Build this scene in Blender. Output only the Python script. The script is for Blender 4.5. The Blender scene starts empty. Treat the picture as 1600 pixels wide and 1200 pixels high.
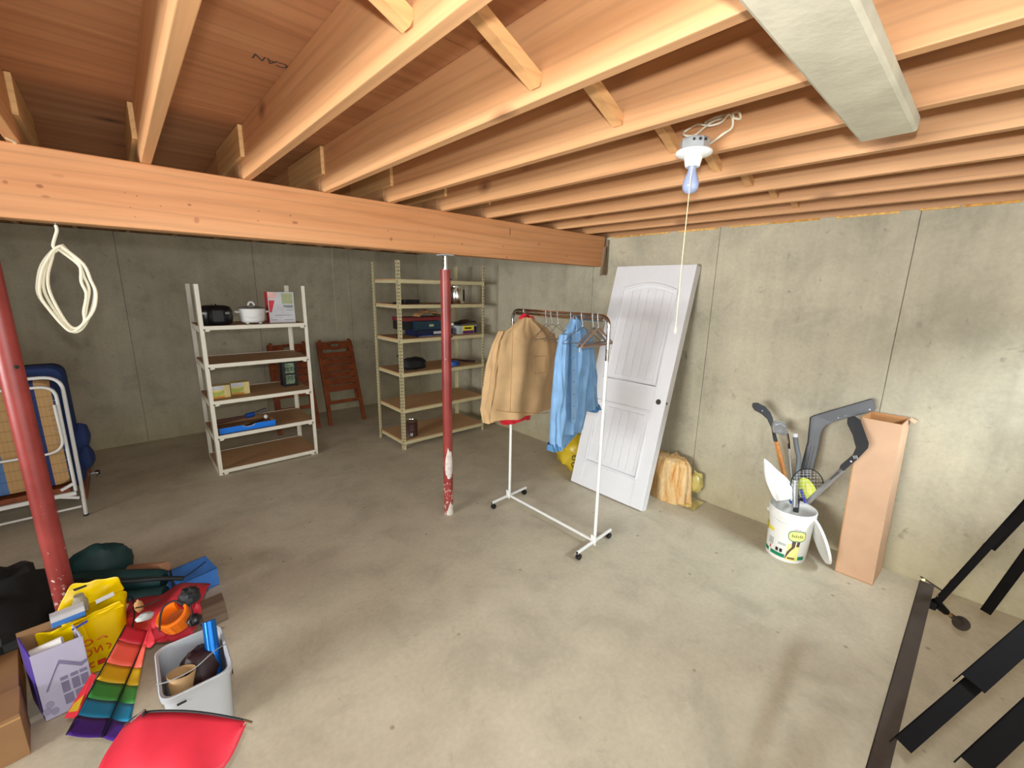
import bpy, bmesh, math, random
from mathutils import Vector, Matrix, noise
random.seed(7)
S = bpy.context.scene
COL = S.collection
PI = math.pi

# ------------------------------------------------------------------ camera, light, exposure
CP = Vector((-3.7548, -6.5182, 1.8646))
YAW, PITCH, ROLL, FPX = .7386, .2169, .0196, 668.97
_f = Vector((math.sin(YAW)*math.cos(PITCH), math.cos(YAW)*math.cos(PITCH), -math.sin(PITCH)))
_r = Vector((math.cos(YAW), -math.sin(YAW), 0)); _u = _r.cross(_f)
RIGHT = math.cos(ROLL)*_r + math.sin(ROLL)*_u
UP = -math.sin(ROLL)*_r + math.cos(ROLL)*_u
FWD = _f
cd = bpy.data.cameras.new('camera'); cam = bpy.data.objects.new('camera', cd); COL.objects.link(cam)
cd.sensor_width = 36; cd.lens = 36*FPX/1600; cd.clip_start = .02
cam.matrix_world = Matrix(((RIGHT.x, UP.x, -FWD.x, CP.x), (RIGHT.y, UP.y, -FWD.y, CP.y), (RIGHT.z, UP.z, -FWD.z, CP.z), (0, 0, 0, 1)))
S.camera = cam
S.view_settings.view_transform = 'Standard'; S.view_settings.look = 'None'
S.view_settings.exposure = 0.0; S.view_settings.gamma = 1.0; S.view_settings.use_curve_mapping = False
W = bpy.data.worlds.new('world'); S.world = W; W.use_nodes = True
W.node_tree.nodes['Background'].inputs[0].default_value = (.75, .85, 1, 1)
W.node_tree.nodes['Background'].inputs[1].default_value = .6
# the photographer's flash, above and a little behind the camera
ld = bpy.data.lights.new('camera_flash', 'SPOT'); ld.energy = 108; ld.spot_size = math.radians(176); ld.spot_blend = .7
ld.shadow_soft_size = .03; ld.color = (.98, .98, 1)
lo = bpy.data.objects.new('camera_flash', ld); COL.objects.link(lo)
lo.location = CP + UP*.135 - FWD*.03
lo.rotation_euler = (FWD + RIGHT*.2 - UP*.1).to_track_quat('-Z', 'Y').to_euler()
# daylight falling through the basement window behind the camera
sd = bpy.data.lights.new('window_daylight', 'AREA'); sd.shape = 'RECTANGLE'; sd.size = 2.2; sd.size_y = 1.4
sd.energy = 900; sd.color = (.80, .92, 1)
so = bpy.data.objects.new('window_daylight', sd); COL.objects.link(so); so.location = (-1.35, -8.85, 3.25)
so.rotation_euler = (Vector((-1.1, -7.4, 2.05)) - so.location).to_track_quat('-Z', 'X').to_euler()
so.rotation_euler = (0, 0, 0)

# two added soft fill lights without a real source, behind camera and far left
for nm, loc, aim, sx, sy, en, colr in (('stairwell_light', (-3.6, -7.3, 1.35), (-3.3, 0, 1.25), 3.6, 2.0, 27, (.92, 1, 1)), ('side_room_light', (-8.7, -5.4, 1.6), (0, -5.2, 1.9), 3.0, 1.2, 124, (.97, 1, 1))):
    fd = bpy.data.lights.new(nm, 'AREA'); fd.shape = 'RECTANGLE'; fd.size = sx; fd.size_y = sy; fd.spread = math.radians(105 if nm[0:2] == 'st' else 86); fd.energy = en; fd.color = colr
    fo_ = bpy.data.objects.new(nm, fd); COL.objects.link(fo_); fo_.location = loc; fo_.rotation_euler = (Vector(aim)-Vector(loc)).to_track_quat('-Z', 'Y').to_euler()

# ------------------------------------------------------------------ helpers
def ray(u, v): return FWD + RIGHT*((u-800)/FPX) - UP*((v-600)/FPX)
def U(u, v, ax, val):            # photo point -> world point on the plane axis=val
    d = ray(u, v); return CP + d*((val-CP[ax])/d[ax])
def D(u, v, dep): return CP + ray(u, v)*dep
def V(*a): return Vector(a)

class MB:
    def __init__(s): s.v = []; s.f = []; s.m = []; s.cur = 0
    def add(s, vs, fs):
        n = len(s.v); s.v += [Vector(p) for p in vs]
        for f in fs: s.f.append([n+i for i in f]); s.m.append(s.cur)
        return s
    def box(s, c, size, R=None):
        c = Vector(c); x, y, z = (k/2 for k in size)
        ps = [V(-x,-y,-z), V(x,-y,-z), V(x,y,-z), V(-x,y,-z), V(-x,-y,z), V(x,-y,z), V(x,y,z), V(-x,y,z)]
        if R is not None: ps = [R @ p for p in ps]
        return s.add([c+p for p in ps], [(3,2,1,0),(4,5,6,7),(0,1,5,4),(1,2,6,5),(2,3,7,6),(3,0,4,7)])
    def b2(s, lo, hi): 
        lo, hi = Vector(lo), Vector(hi); return s.box((lo+hi)/2, hi-lo)
    def hexa(s, ps): return s.add(ps, [(3,2,1,0),(4,5,6,7),(0,1,5,4),(1,2,6,5),(2,3,7,6),(3,0,4,7)])
    def bar(s, p, q, w, h, up=(0,0,1), ext=0):   # rectangular bar from p to q
        p, q = Vector(p), Vector(q); d = (q-p).normalized(); up = Vector(up)
        x = d.cross(up); x = x.normalized() if x.length > 1e-4 else d.orthogonal().normalized()
        y = x.cross(d); p = p-d*ext; q = q+d*ext
        a = [-x*w/2-y*h/2, x*w/2-y*h/2, x*w/2+y*h/2, -x*w/2+y*h/2]
        return s.add([p+k for k in a]+[q+k for k in a], [(3,2,1,0),(4,5,6,7),(0,1,5,4),(1,2,6,5),(2,3,7,6),(3,0,4,7)])
    def tube(s, path, r, n=8, closed=False, caps=True):
        P = [Vector(p) for p in path]; m = len(P); rs = r if isinstance(r, (list, tuple)) else [r]*m
        base = len(s.v); prev = None; rings = []
        for i, p in enumerate(P):
            a = P[(i-1) % m] if (closed or i) else p; b = P[(i+1) % m] if (closed or i < m-1) else p
            t = (b-a).normalized()
            if prev is None: x = t.orthogonal().normalized()
            else:
                x = prev - t*prev.dot(t); x = x.normalized() if x.length > 1e-5 else t.orthogonal().normalized()
            prev = x; y = t.cross(x)
            rings.append([p + (x*math.cos(2*PI*k/n) + y*math.sin(2*PI*k/n))*rs[i] for k in range(n)])
        vs = [q for rg in rings for q in rg]; fs = []
        for i in range(m if closed else m-1):
            j = (i+1) % m
            for k in range(n): fs.append((i*n+k, i*n+(k+1) % n, j*n+(k+1) % n, j*n+k))
        if caps and not closed: fs += [tuple(range(n))[::-1], tuple((m-1)*n+k for k in range(n))]
        return s.add(vs, fs)
    def cyl(s, p, q, r, n=16, r2=None): return s.tube([p, q], [r, r if r2 is None else r2], n)
    def lathe(s, prof, o=(0,0,0), n=24, R=None, a0=0, a1=2*PI):   # profile of (radius, z)
        o = Vector(o); full = abs(a1-a0-2*PI) < 1e-6; nn = n if full else n+1
        vs = []
        for r, z in prof:
            for k in range(nn):
                a = a0+(a1-a0)*k/n; p = V(r*math.cos(a), r*math.sin(a), z); vs.append(o+(R @ p if R is not None else p))
        fs = []
        for i in range(len(prof)-1):
            for k in range(n):
                k2 = (k+1) % nn; fs.append((i*nn+k, i*nn+k2, (i+1)*nn+k2, (i+1)*nn+k))
        return s.add(vs, fs)
    def prism(s, pts, d):            # planar outline extruded by vector d
        P = [Vector(p) for p in pts]; d = Vector(d); n = len(P)
        fs = [tuple(range(n))[::-1], tuple(range(n, 2*n))] + [(i, (i+1) % n, n+(i+1) % n, n+i) for i in range(n)]
        return s.add(P+[p+d for p in P], fs)
    def sheet(s, rows):
        n = len(rows[0]); fs = []
        for i in range(len(rows)-1):
            for k in range(n-1): fs.append((i*n+k, i*n+k+1, (i+1)*n+k+1, (i+1)*n+k))
        return s.add([p for r in rows for p in r], fs)
    def blob(s, c, rad, amp=.1, seed=0, n=14, m=20, freq=2.2, flat=None):
        c = Vector(c); vs = []
        for i in range(n+1):
            th = PI*i/n
            for k in range(m):
                ph = 2*PI*k/m; p = V(math.sin(th)*math.cos(ph), math.sin(th)*math.sin(ph), math.cos(th))
                g = 1+amp*noise.noise(p*freq+V(seed*3.1, seed, 0))+amp*.5*noise.noise(p*freq*2.3+V(seed, 7, 0))
                q = V(p.x*rad[0], p.y*rad[1], p.z*rad[2])*g
                if flat is not None: q.z = max(q.z, flat)
                vs.append(c+q)
        fs = [(i*m+k, (i+1)*m+k, (i+1)*m+(k+1) % m, i*m+(k+1) % m) for i in range(n) for k in range(m)]
        return s.add(vs, fs)
    def build(s, name, mats, parent=None, smooth=False, bev=0, ang=35, solid=0, sub=0):
        me = bpy.data.meshes.new(name)
        o = bpy.data.objects.new(name, me)
        org = parent_world(parent) if parent is not None else V(0, 0, 0)
        if parent is None and s.v:
            lo = V(*(min(p[i] for p in s.v) for i in range(3))); hi = V(*(max(p[i] for p in s.v) for i in range(3)))
            org = V((lo.x+hi.x)/2, (lo.y+hi.y)/2, lo.z); o.location = org
        me.from_pydata([p-org for p in s.v], [], s.f)
        mats = mats if isinstance(mats, (list, tuple)) else [mats]
        for m in mats: me.materials.append(m)
        for p, k in zip(me.polygons, s.m): p.material_index = k; p.use_smooth = bool(smooth)
        bm = bmesh.new(); bm.from_mesh(me); bmesh.ops.remove_doubles(bm, verts=bm.verts, dist=1e-6)
        bmesh.ops.recalc_face_normals(bm, faces=bm.faces); bm.to_mesh(me); bm.free()
        if smooth: me.set_sharp_from_angle(angle=math.radians(ang))
        COL.objects.link(o)
        if parent is not None: o.parent = parent
        if solid:
            md = o.modifiers.new('thickness', 'SOLIDIFY'); md.thickness = solid; md.offset = 0
        if bev:
            md = o.modifiers.new('bevel', 'BEVEL'); md.width = bev; md.segments = 2; md.limit_method = 'ANGLE'; md.angle_limit = math.radians(40)
        if sub:
            md = o.modifiers.new('subdivision', 'SUBSURF'); md.levels = sub; md.render_levels = sub
        return o

_W = {}
def parent_world(o):
    p = V(0, 0, 0)
    while o is not None: p = p+Vector(o.location); o = o.parent
    return p
def tag(o, label, cat, group=None):
    o['label'] = label; o['category'] = cat
    if group: o['group'] = group
    return o
def thing(name, loc, label, cat, group=None):
    o = bpy.data.objects.new(name, None); o.empty_display_size = .1; COL.objects.link(o); o.location = Vector(loc)
    return tag(o, label, cat, group)
def dup(root, loc, label):
    r = root.copy(); COL.objects.link(r); r.location = Vector(loc); r['label'] = label
    for c in root.children:
        k = c.copy(); COL.objects.link(k); k.parent = r
        for g in c.children:
            h = g.copy(); COL.objects.link(h); h.parent = k
    return r
def arc(c, r, a0, a1, n, X, Y): return [Vector(c)+X*(r*math.cos(a0+(a1-a0)*i/n))+Y*(r*math.sin(a0+(a1-a0)*i/n)) for i in range(n+1)]
def fillet(pts, r, n=5, closed=False):     # rounded polyline
    P = [Vector(p) for p in pts]; out = []; m = len(P)
    for i in range(m):
        if not closed and i in (0, m-1): out.append(P[i]); continue
        a, b, c = P[i-1], P[i], P[(i+1) % m]; d1 = (a-b); d2 = (c-b); q = min(r, d1.length*.45, d2.length*.45)
        p1 = b+d1.normalized()*q; p2 = b+d2.normalized()*q
        for k in range(n+1):
            t = k/n; out.append(p1*(1-t)**2+b*2*t*(1-t)+p2*t*t)
    return out
def curve(pts, n=6):
    P = [Vector(p) for p in pts]; out = []
    for i in range(len(P)-1):
        p0, p1, p2, p3 = P[max(i-1, 0)], P[i], P[i+1], P[min(i+2, len(P)-1)]
        for k in range(n):
            t = k/n; out.append(.5*((2*p1)+(p2-p0)*t+(2*p0-5*p1+4*p2-p3)*t*t+(3*p1-p0-3*p2+p3)*t**3))
    return out+[P[-1]]

# ------------------------------------------------------------------ materials
def srgb(r, g, b):
    f = lambda c: (c/255/12.92) if c <= 10 else ((c/255+.055)/1.055)**2.4
    return (f(r), f(g), f(b), 1)
class NT:
    def __init__(s, name):
        s.m = bpy.data.materials.new(name); s.m.use_nodes = True; s.t = s.m.node_tree; s.b = s.t.nodes['Principled BSDF']
    def n(s, typ, **kw):
        k = s.t.nodes.new(typ)
        for a, b in kw.items():
            if a.startswith('i_'): k.inputs[a[2:].replace('_', ' ')].default_value = b
            else: setattr(k, a, b)
        return k
    def l(s, a, b): s.t.links.new(a, b)
    def coord(s, scale=(1,1,1), rnd=False, kind='Object'):
        tc = s.n('ShaderNodeTexCoord'); mp = s.n('ShaderNodeMapping'); mp.inputs['Scale'].default_value = scale
        s.l(tc.outputs[kind], mp.inputs['Vector'])
        if rnd:
            oi = s.n('ShaderNodeObjectInfo'); ml = s.n('ShaderNodeMath', operation='MULTIPLY'); ml.inputs[1].default_value = 57.0
            s.l(oi.outputs['Random'], ml.inputs[0]); s.l(ml.outputs[0], mp.inputs['Location'])
        return mp.outputs['Vector']
    def noise(s, vec, sc, det=4, rough=.55, dist=0):
        k = s.n('ShaderNodeTexNoise'); k.inputs['Scale'].default_value = sc; k.inputs['Detail'].default_value = det
        k.inputs['Roughness'].default_value = rough; k.inputs['Distortion'].default_value = dist; s.l(vec, k.inputs['Vector']); return k.outputs['Fac']
    def ramp(s, fac, stops):
        k = s.n('ShaderNodeValToRGB'); e = k.color_ramp.elements
        e[0].position, e[0].color = stops[0]; e[1].position, e[1].color = stops[-1]
        for p, c in stops[1:-1]: q = e.new(p); q.color = c
        s.l(fac, k.inputs['Fac']); return k.outputs['Color']
    def mix(s, fac, a, b, mode='MIX'):
        k = s.n('ShaderNodeMix', data_type='RGBA', blend_type=mode)
        if isinstance(fac, (int, float)): k.inputs[0].default_value = fac
        else: s.l(fac, k.inputs[0])
        for i, x in ((6, a), (7, b)):
            if isinstance(x, tuple): k.inputs[i].default_value = x
            else: s.l(x, k.inputs[i])
        return k.outputs[2]
    def bump(s, h, st=.3, dist=.01):
        k = s.n('ShaderNodeBump'); k.inputs['Strength'].default_value = st; k.inputs['Distance'].default_value = dist
        s.l(h, k.inputs['Height']); s.l(k.outputs[0], s.b.inputs['Normal'])
    def base(s, c):
        if isinstance(c, tuple): s.b.inputs['Base Color'].default_value = c
        else: s.l(c, s.b.inputs['Base Color'])
    def set(s, rough=.6, metal=0, **kw):
        s.b.inputs['Roughness'].default_value = rough; s.b.inputs['Metallic'].default_value = metal
        for k, v in kw.items(): s.b.inputs[k.replace('_', ' ')].default_value = v
        return s.m
BW = lambda v: (v, v, v, 1)
def mul(c, k): return (min(c[0]*k, 1), min(c[1]*k, 1), min(c[2]*k, 1), 1)
def plain(name, rgb, rough=.5, metal=0, var=.12, scale=9, bump=0, bscale=60, **kw):
    t = NT(name); c = srgb(*rgb); v = t.coord()
    f = t.noise(v, scale, 3); t.base(t.ramp(f, [(.3, mul(c, 1-var)), (.7, mul(c, 1+var))]))
    if bump: t.bump(t.noise(v, bscale, 3), bump, .004)
    return t.set(rough, metal, **kw)
def wood(name, light, dark, axis, knots=True, rnd=True, rough=.6, fine=1.0, knot=(105, 60, 35), grain=.42):
    t = NT(name); sc = [9, 9, 9]; sc[axis] = .55; v = t.coord(tuple(sc), rnd)
    L, Dk = srgb(*light), srgb(*dark)
    a = t.noise(v, 1.1*fine, 4, .55, .8); w = t.n('ShaderNodeTexWave', wave_type='RINGS', rings_direction='XYZ'[axis])
    w.inputs['Scale'].default_value = .9*fine; w.inputs['Distortion'].default_value = 9; w.inputs['Detail'].default_value = 2; w.inputs['Detail Scale'].default_value = .8
    t.l(v, w.inputs['Vector'])
    c = t.ramp(a, [(.25, Dk), (.75, L)])
    g = t.ramp(w.outputs['Fac'], [(0, BW(.70)), (.22, BW(.97)), (1, BW(1.02))])
    c = t.mix(grain, c, g, 'MULTIPLY')
    ff = t.noise(t.coord(tuple(k*6 if i != axis else 2 for i, k in enumerate(sc)), rnd), 2, 3)
    c = t.mix(.35, c, t.ramp(ff, [(.3, BW(.82)), (.7, BW(1.05))]), 'MULTIPLY')
    if knots:
        ks = [4.2, 4.2, 4.2]; ks[axis] = 2.4; kv = t.coord(tuple(ks), rnd)
        vo = t.n('ShaderNodeTexVoronoi', feature='F1'); vo.inputs['Scale'].default_value = 1.0; t.l(kv, vo.inputs['Vector'])
        wh = t.ramp(vo.outputs['Color'], [(.46, BW(0)), (.5, BW(1))])
        kn = t.ramp(vo.outputs['Distance'], [(.04, BW(1)), (.09, BW(.55)), (.2, BW(0))])
        c = t.mix(t.mix(1.0, kn, wh, 'MULTIPLY'), c, srgb(*knot))
    t.base(c); t.bump(ff, .08, .002); return t.set(rough)

def concrete(name, light, mid, dark, floor=False):
    t = NT(name); v = t.coord((1,1,1), False, 'Object'); g = t.n('ShaderNodeNewGeometry'); pv = g.outputs['Position']
    big = t.noise(pv, .9, 5, .6, .3); med = t.noise(pv, 3.2, 6, .65, .4); fine = t.noise(pv, 38, 4, .6); sp = t.noise(pv, 9, 5, .7, .6)
    c = t.ramp(big, [(.3, srgb(*mid)), (.68, srgb(*light))])
    c = t.mix(.65, c, t.ramp(med, [(.32, BW(.72)), (.5, BW(.98)), (.7, BW(1.12))]), 'MULTIPLY')
    c = t.mix(.5, c, t.ramp(fine, [(.3, BW(.86)), (.7, BW(1.1))]), 'MULTIPLY')
    c = t.mix(t.ramp(sp, [(.62, BW(0)), (.74, BW(.7 if not floor else .35))]), c, srgb(*dark))
    if not floor:
        mp = t.n('ShaderNodeMapping'); mp.inputs['Scale'].default_value = (7, 7, .35); t.l(pv, mp.inputs['Vector'])
        st = t.noise(mp.outputs[0], 1.4, 4, .6, .3); c = t.mix(.5, c, t.ramp(st, [(.3, BW(.86)), (.65, BW(1.06))]), 'MULTIPLY')
        sx = t.n('ShaderNodeSeparateXYZ'); t.l(pv, sx.inputs[0])
        ad = t.n('ShaderNodeMath', operation='MULTIPLY_ADD'); ad.inputs[1].default_value = .5; t.l(big, ad.inputs[0]); t.l(sx.outputs['Z'], ad.inputs[2])
        c = t.mix(t.ramp(ad.outputs[0], [(.2, BW(.35)), (.75, BW(0))]), c, srgb(176, 160, 104))
    else:
        vo = t.n('ShaderNodeTexVoronoi', feature='F1'); vo.inputs['Scale'].default_value = 5.2; t.l(pv, vo.inputs['Vector'])
        c = t.mix(t.ramp(vo.outputs['Distance'], [(.035, BW(.6)), (.075, BW(0))]), c, srgb(118, 104, 82))
    t.base(c)
    hm = t.n('ShaderNodeMath', operation='MULTIPLY_ADD'); hm.inputs[1].default_value = .35; t.l(fine, hm.inputs[0]); t.l(med, hm.inputs[2])
    t.bump(hm.outputs[0], .16 if not floor else .1, .012); return t.set(.85 if not floor else .62)

M = {}
M['floor'] = concrete('floor_concrete', (206, 197, 174), (190, 180, 156), (150, 137, 114), True)
M['wall'] = concrete('wall_concrete', (190, 182, 158), (166, 159, 138), (108, 104, 94))
M['joist'] = wood('joist_spruce', (214, 165, 116), (195, 140, 92), 1)
M['beam'] = wood('beam_spruce', (216, 158, 108), (198, 132, 82), 0, knot=(146, 82, 48))
def add_knots(m, spots, ax):      # brown knots at their own places on the timber face
    t = NT.__new__(NT); t.m = m; t.t = m.node_tree; t.b = t.t.nodes['Principled BSDF']
    src = t.b.inputs['Base Color'].links[0].from_socket; g = t.n('ShaderNodeNewGeometry'); nz = t.noise(g.outputs['Position'], 30, 2)
    for p, rx, rz, k in spots:
        mp = t.n('ShaderNodeMapping'); mp.inputs['Scale'].default_value = (1/rx, 0, 1/rz); mp.inputs['Location'].default_value = (-p.x/rx, 0, -p.z/rz); t.l(g.outputs['Position'], mp.inputs['Vector'])
        ln = t.n('ShaderNodeVectorMath', operation='LENGTH'); t.l(mp.outputs[0], ln.inputs[0])
        ad = t.n('ShaderNodeMath', operation='MULTIPLY_ADD'); ad.inputs[1].default_value = .6; t.l(nz, ad.inputs[0]); t.l(ln.outputs['Value'], ad.inputs[2])
        src = t.mix(t.ramp(ad.outputs[0], [(.55, BW(k)), (.95, BW(k*.55)), (1.0, BW(0))]), src, srgb(140, 74, 38))
    t.base(src)
add_knots(M['beam'], [(U(u, v, 1, -3.79), a, c, k) for u, v, a, c, k in ((62, 291, .018, .012, .8), (71, 307, .022, .010, .5), (8, 284, .012, .012, .6), (90, 274, .03, .012, .25), (296, 320, .014, .009, .8), (307, 344, .018, .022, .5), (454, 337, .010, .008, .8), (461, 348, .024, .012, .7), (404, 330, .008, .006, .7), (403, 345, .008, .006, .6), (611, 374, .016, .018, .7), (606, 361, .008, .006, .7), (722, 381, .010, .016, .6), (797, 362, .014, .05, .8), (786, 385, .010, .01, .8), (842, 382, .016, .014, .7), (886, 400, .016, .014, .6), (655, 362, .007, .006, .6), (678, 370, .008, .012, .5), (792, 402, .02, .012, .6), (204, 324, .005, .005, .7), (251, 322, .006, .005, .7), (214, 306, .006, .005, .7), (211, 339, .005, .004, .7), (195, 301, .006, .005, .6))], 1)
M['beam_inner'] = wood('beam_inner_spruce', (190, 146, 100), (170, 122, 78), 0)
M['ply'] = wood('plywood', (196, 142, 98), (160, 104, 66), 0, rnd=True, fine=.7, knot=(96, 56, 30))
M['scab'] = wood('scab_spruce', (232, 190, 130), (212, 166, 108), 1, knots=False)
M['strut'] = wood('strut_spruce', (226, 176, 118), (206, 152, 98), 0, knots=False)
M['dusty'] = plain('dusty_grey_lumber', (196, 190, 168), .85, 0, .14, 6, .2, 40)
M['cream_edge'] = plain('pale_lumber_edge', (222, 200, 150), .7, 0, .1, 8)
M['shim'] = wood('weathered_shim', (150, 128, 100), (112, 92, 70), 2, knots=False)
M['sill'] = plain('sill_insulation', (205, 150, 70), .9, 0, .35, 26, .6, 50)
M['sill2'] = plain('sill_osb', (214, 168, 96), .85, 0, .3, 40, .5, 60)
M['black'] = plain('black_plastic', (22, 22, 24), .35, 0, .2)
M['chrome'] = plain('chrome', (208, 205, 200), .12, 1, .04)
M['steel'] = plain('galvanised_steel', (176, 180, 182), .4, .35, .15, 14)
M['white_paint'] = plain('white_enamel', (232, 232, 228), .4, 0, .03)
M['white_plastic'] = plain('white_plastic', (236, 236, 232), .38, 0, .03)
M['cream_paint'] = plain('cream_enamel', (232, 226, 208), .45, 0, .04)
M['beige_paint'] = plain('beige_enamel', (206, 194, 152), .5, 0, .06)
M['dark'] = plain('dark_slot', (40, 36, 30), .8, 0, .1)
M['melamine'] = plain('brown_hardboard', (186, 146, 104), .6, 0, .07, 20)
M['particle'] = plain('particle_board', (200, 160, 116), .7, 0, .12, 60)
M['redwood'] = wood('oiled_hardwood', (158, 84, 46), (112, 54, 28), 2, knots=False, rough=.4)
M['door'] = plain('white_primed_door', (222, 222, 224), .42, 0, .02)
M['doorgap'] = plain('door_bore', (60, 52, 44), .8)
M['card'] = plain('corrugated_cardboard', (198, 160, 128), .8, 0, .06, 5, .05, 90)
M['card_in'] = plain('cardboard_inside', (186, 134, 84), .85, 0, .08, 6)
M['wirewhite'] = plain('white_cable', (228, 222, 198), .5, 0, .05)
M['jacket'] = plain('tan_canvas', (188, 154, 110), .85, 0, .1, 7, .25, 220)
M['lining'] = plain('red_lining', (206, 26, 44), .7, 0, .12, 10)
M['denim'] = plain('light_blue_denim', (118, 158, 198), .85, 0, .14, 9, .25, 260)
M['denim_dark'] = plain('denim_seam', (74, 122, 166), .85, 0, .1)
M['shirt_label'] = plain('white_tag', (228, 232, 226), .7)
def batt_mat():
    t = NT('fibreglass_batt'); v = t.coord((16, 16, 2.2)); f = t.noise(v, 1.3, 5, .65, .6); g = t.noise(t.coord((1, 1, 1)), 60, 4, .7)
    c = t.ramp(f, [(.30, srgb(206, 128, 58)), (.46, srgb(232, 184, 118)), (.7, srgb(244, 222, 176))]); t.base(t.mix(.5, c, t.ramp(g, [(.3, BW(.82)), (.7, BW(1.08))]), 'MULTIPLY'))
    ad = t.n('ShaderNodeMath', operation='ADD'); t.l(f, ad.inputs[0]); t.l(g, ad.inputs[1]); t.bump(ad.outputs[0], .8, .02); return t.set(.95)
M['insul'] = batt_mat()
M['plastic_film'] = plain('clear_yellow_film', (226, 206, 120), .25, 0, .1, 6, 0, 60, Transmission_Weight=.35)
M['yellow_bag'] = plain('yellow_poly_film', (206, 176, 40), .35, 0, .15, 9, .3, 24)
M['bag_yellow'] = plain('bright_yellow_plastic', (236, 200, 0), .22, 0, .08, 6, .15, 14)
M['print_red'] = plain('red_print', (206, 90, 16), .4)
M['black_cloth'] = plain('black_nylon', (24, 26, 28), .7, 0, .25, 8, .5, 22)
M['green_cloth'] = plain('dark_green_nylon', (24, 62, 62), .6, 0, .2, 8, .3, 40)
M['blue_card'] = plain('blue_card', (62, 124, 206), .55, 0, .06)
M['copper'] = plain('brown_tube', (176, 128, 96), .5, 0, .15)
M['grey_wood'] = wood('grey_brown_wood', (146, 124, 104), (112, 94, 78), 0, knots=False)
M['crimson'] = plain('crimson_ripstop', (206, 44, 62), .5, 0, .1, 6, .25, 18)
M['orange'] = plain('orange_plastic', (232, 112, 14), .35, 0, .06)
M['bin'] = plain('grey_plastic', (176, 180, 184), .45, 0, .03)
M['maroon'] = plain('dark_maroon_cloth', (44, 16, 18), .6, 0, .3, 8)
M['bluefoil'] = plain('metallic_blue', (16, 104, 190), .2, .6, .1)
M['kraft'] = plain('kraft_paper', (176, 142, 96), .6, 0, .15, 12)
M['lilac'] = plain('lilac_print_card', (176, 172, 196), .55, 0, .03)
M['lilac_dark'] = plain('grey_lilac_ink', (122, 116, 146), .6)
M['violet'] = plain('violet_card', (72, 48, 140), .6)
M['brown_card'] = plain('brown_carton', (150, 112, 74), .8, 0, .1, 6)
M['redpaint'] = None
M['navy'] = plain('navy_ticking', (34, 52, 98), .9, 0, .12)
M['bulb'] = plain('clear_blue_bulb_glass', (176, 190, 222), .08, 0, .02, Transmission_Weight=.35)
M['porcelain'] = plain('white_porcelain', (240, 240, 236), .18, 0, .02)
M['string'] = plain('cotton_string', (236, 214, 172), .8)
M['bedmetal'] = plain('brown_black_angle_iron', (58, 48, 40), .55, 0, .2, 12)
M['bedblack'] = plain('black_angle_iron', (12, 10, 10), .6, 0, .2, 12, 0, 60, Specular_IOR_Level=.12)
M['brass'] = plain('worn_brass', (196, 150, 90), .35, .8)
M['stick_black'] = plain('black_blade_plastic', (58, 60, 64), .45, 0, .12)
M['stick_wood'] = plain('orange_taped_wood', (222, 150, 84), .55, 0, .18, 50)
M['alu'] = plain('silver_shaft', (188, 190, 194), .25, .8, .06)
M['greytube'] = plain('grey_rubber_grip', (92, 96, 100), .55, 0, .1)
M['lime'] = plain('lime_plastic', (196, 208, 40), .45, 0, .1)
M['blue'] = plain('blue_plastic', (20, 76, 160), .4)
M['brightblue'] = plain('bright_blue_plastic', (0, 122, 232), .35, 0, .04)
M['netwhite'] = plain('white_mesh_net', (226, 226, 222), .8, 0, .05, 60, .3, 160)
M['green'] = plain('green_print', (0, 132, 88), .5)
M['yellow'] = plain('yellow_print', (240, 222, 60), .5)
M['paleyellow'] = plain('pale_yellow_print', (240, 236, 150), .5)
M['brownprint'] = plain('brown_print', (92, 72, 66), .5)
M['greyprint'] = plain('pale_grey_print', (186, 194, 192), .5)
M['redbox'] = plain('red_carton', (206, 44, 60), .5)
M['pink'] = plain('pink_print', (232, 184, 176), .5)
M['sage'] = plain('sage_print', (170, 176, 134), .5)
M['boxwhite'] = plain('white_carton', (206, 206, 210), .5)
M['maroonbox'] = plain('maroon_carton', (116, 34, 38), .5)
M['tealbox'] = plain('dark_teal_carton', (22, 54, 72), .45)
M['navybox'] = plain('navy_carton', (20, 30, 66), .45)
M['purple'] = plain('purple_print', (110, 44, 104), .5)
M['tan'] = plain('tan_paper', (186, 142, 92), .8, 0, .15, 12)
M['brownpaint'] = plain('brown_can_label', (70, 40, 38), .4)
M['candle'] = plain('speckled_glass', (128, 146, 118), .3, 0, .6, 70)
M['steelbright'] = plain('tin', (205, 200, 190), .15, 1, .06)
def post_paint():
    t = NT('chipped_red_paint'); g = t.n('ShaderNodeNewGeometry'); pv = g.outputs['Position']
    n1 = t.noise(pv, 34, 4, .7); n2 = t.noise(pv, 5, 3); sx = t.n('ShaderNodeSeparateXYZ'); t.l(pv, sx.inputs[0])
    h = t.ramp(sx.outputs['Z'], [(0, BW(.20)), (.7, BW(.03)), (1, BW(0))])
    ad = t.n('ShaderNodeMath', operation='ADD'); t.l(n1, ad.inputs[0]); t.l(h, ad.inputs[1])
    c = t.ramp(n2, [(.3, srgb(122, 40, 36)), (.7, srgb(152, 60, 54))])
    c = t.mix(t.ramp(ad.outputs[0], [(.70, BW(0)), (.74, BW(1))]), c, srgb(206, 186, 176))
    t.base(c); t.bump(n1, .15, .003); return t.set(.38)
M['redpaint'] = post_paint()
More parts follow.
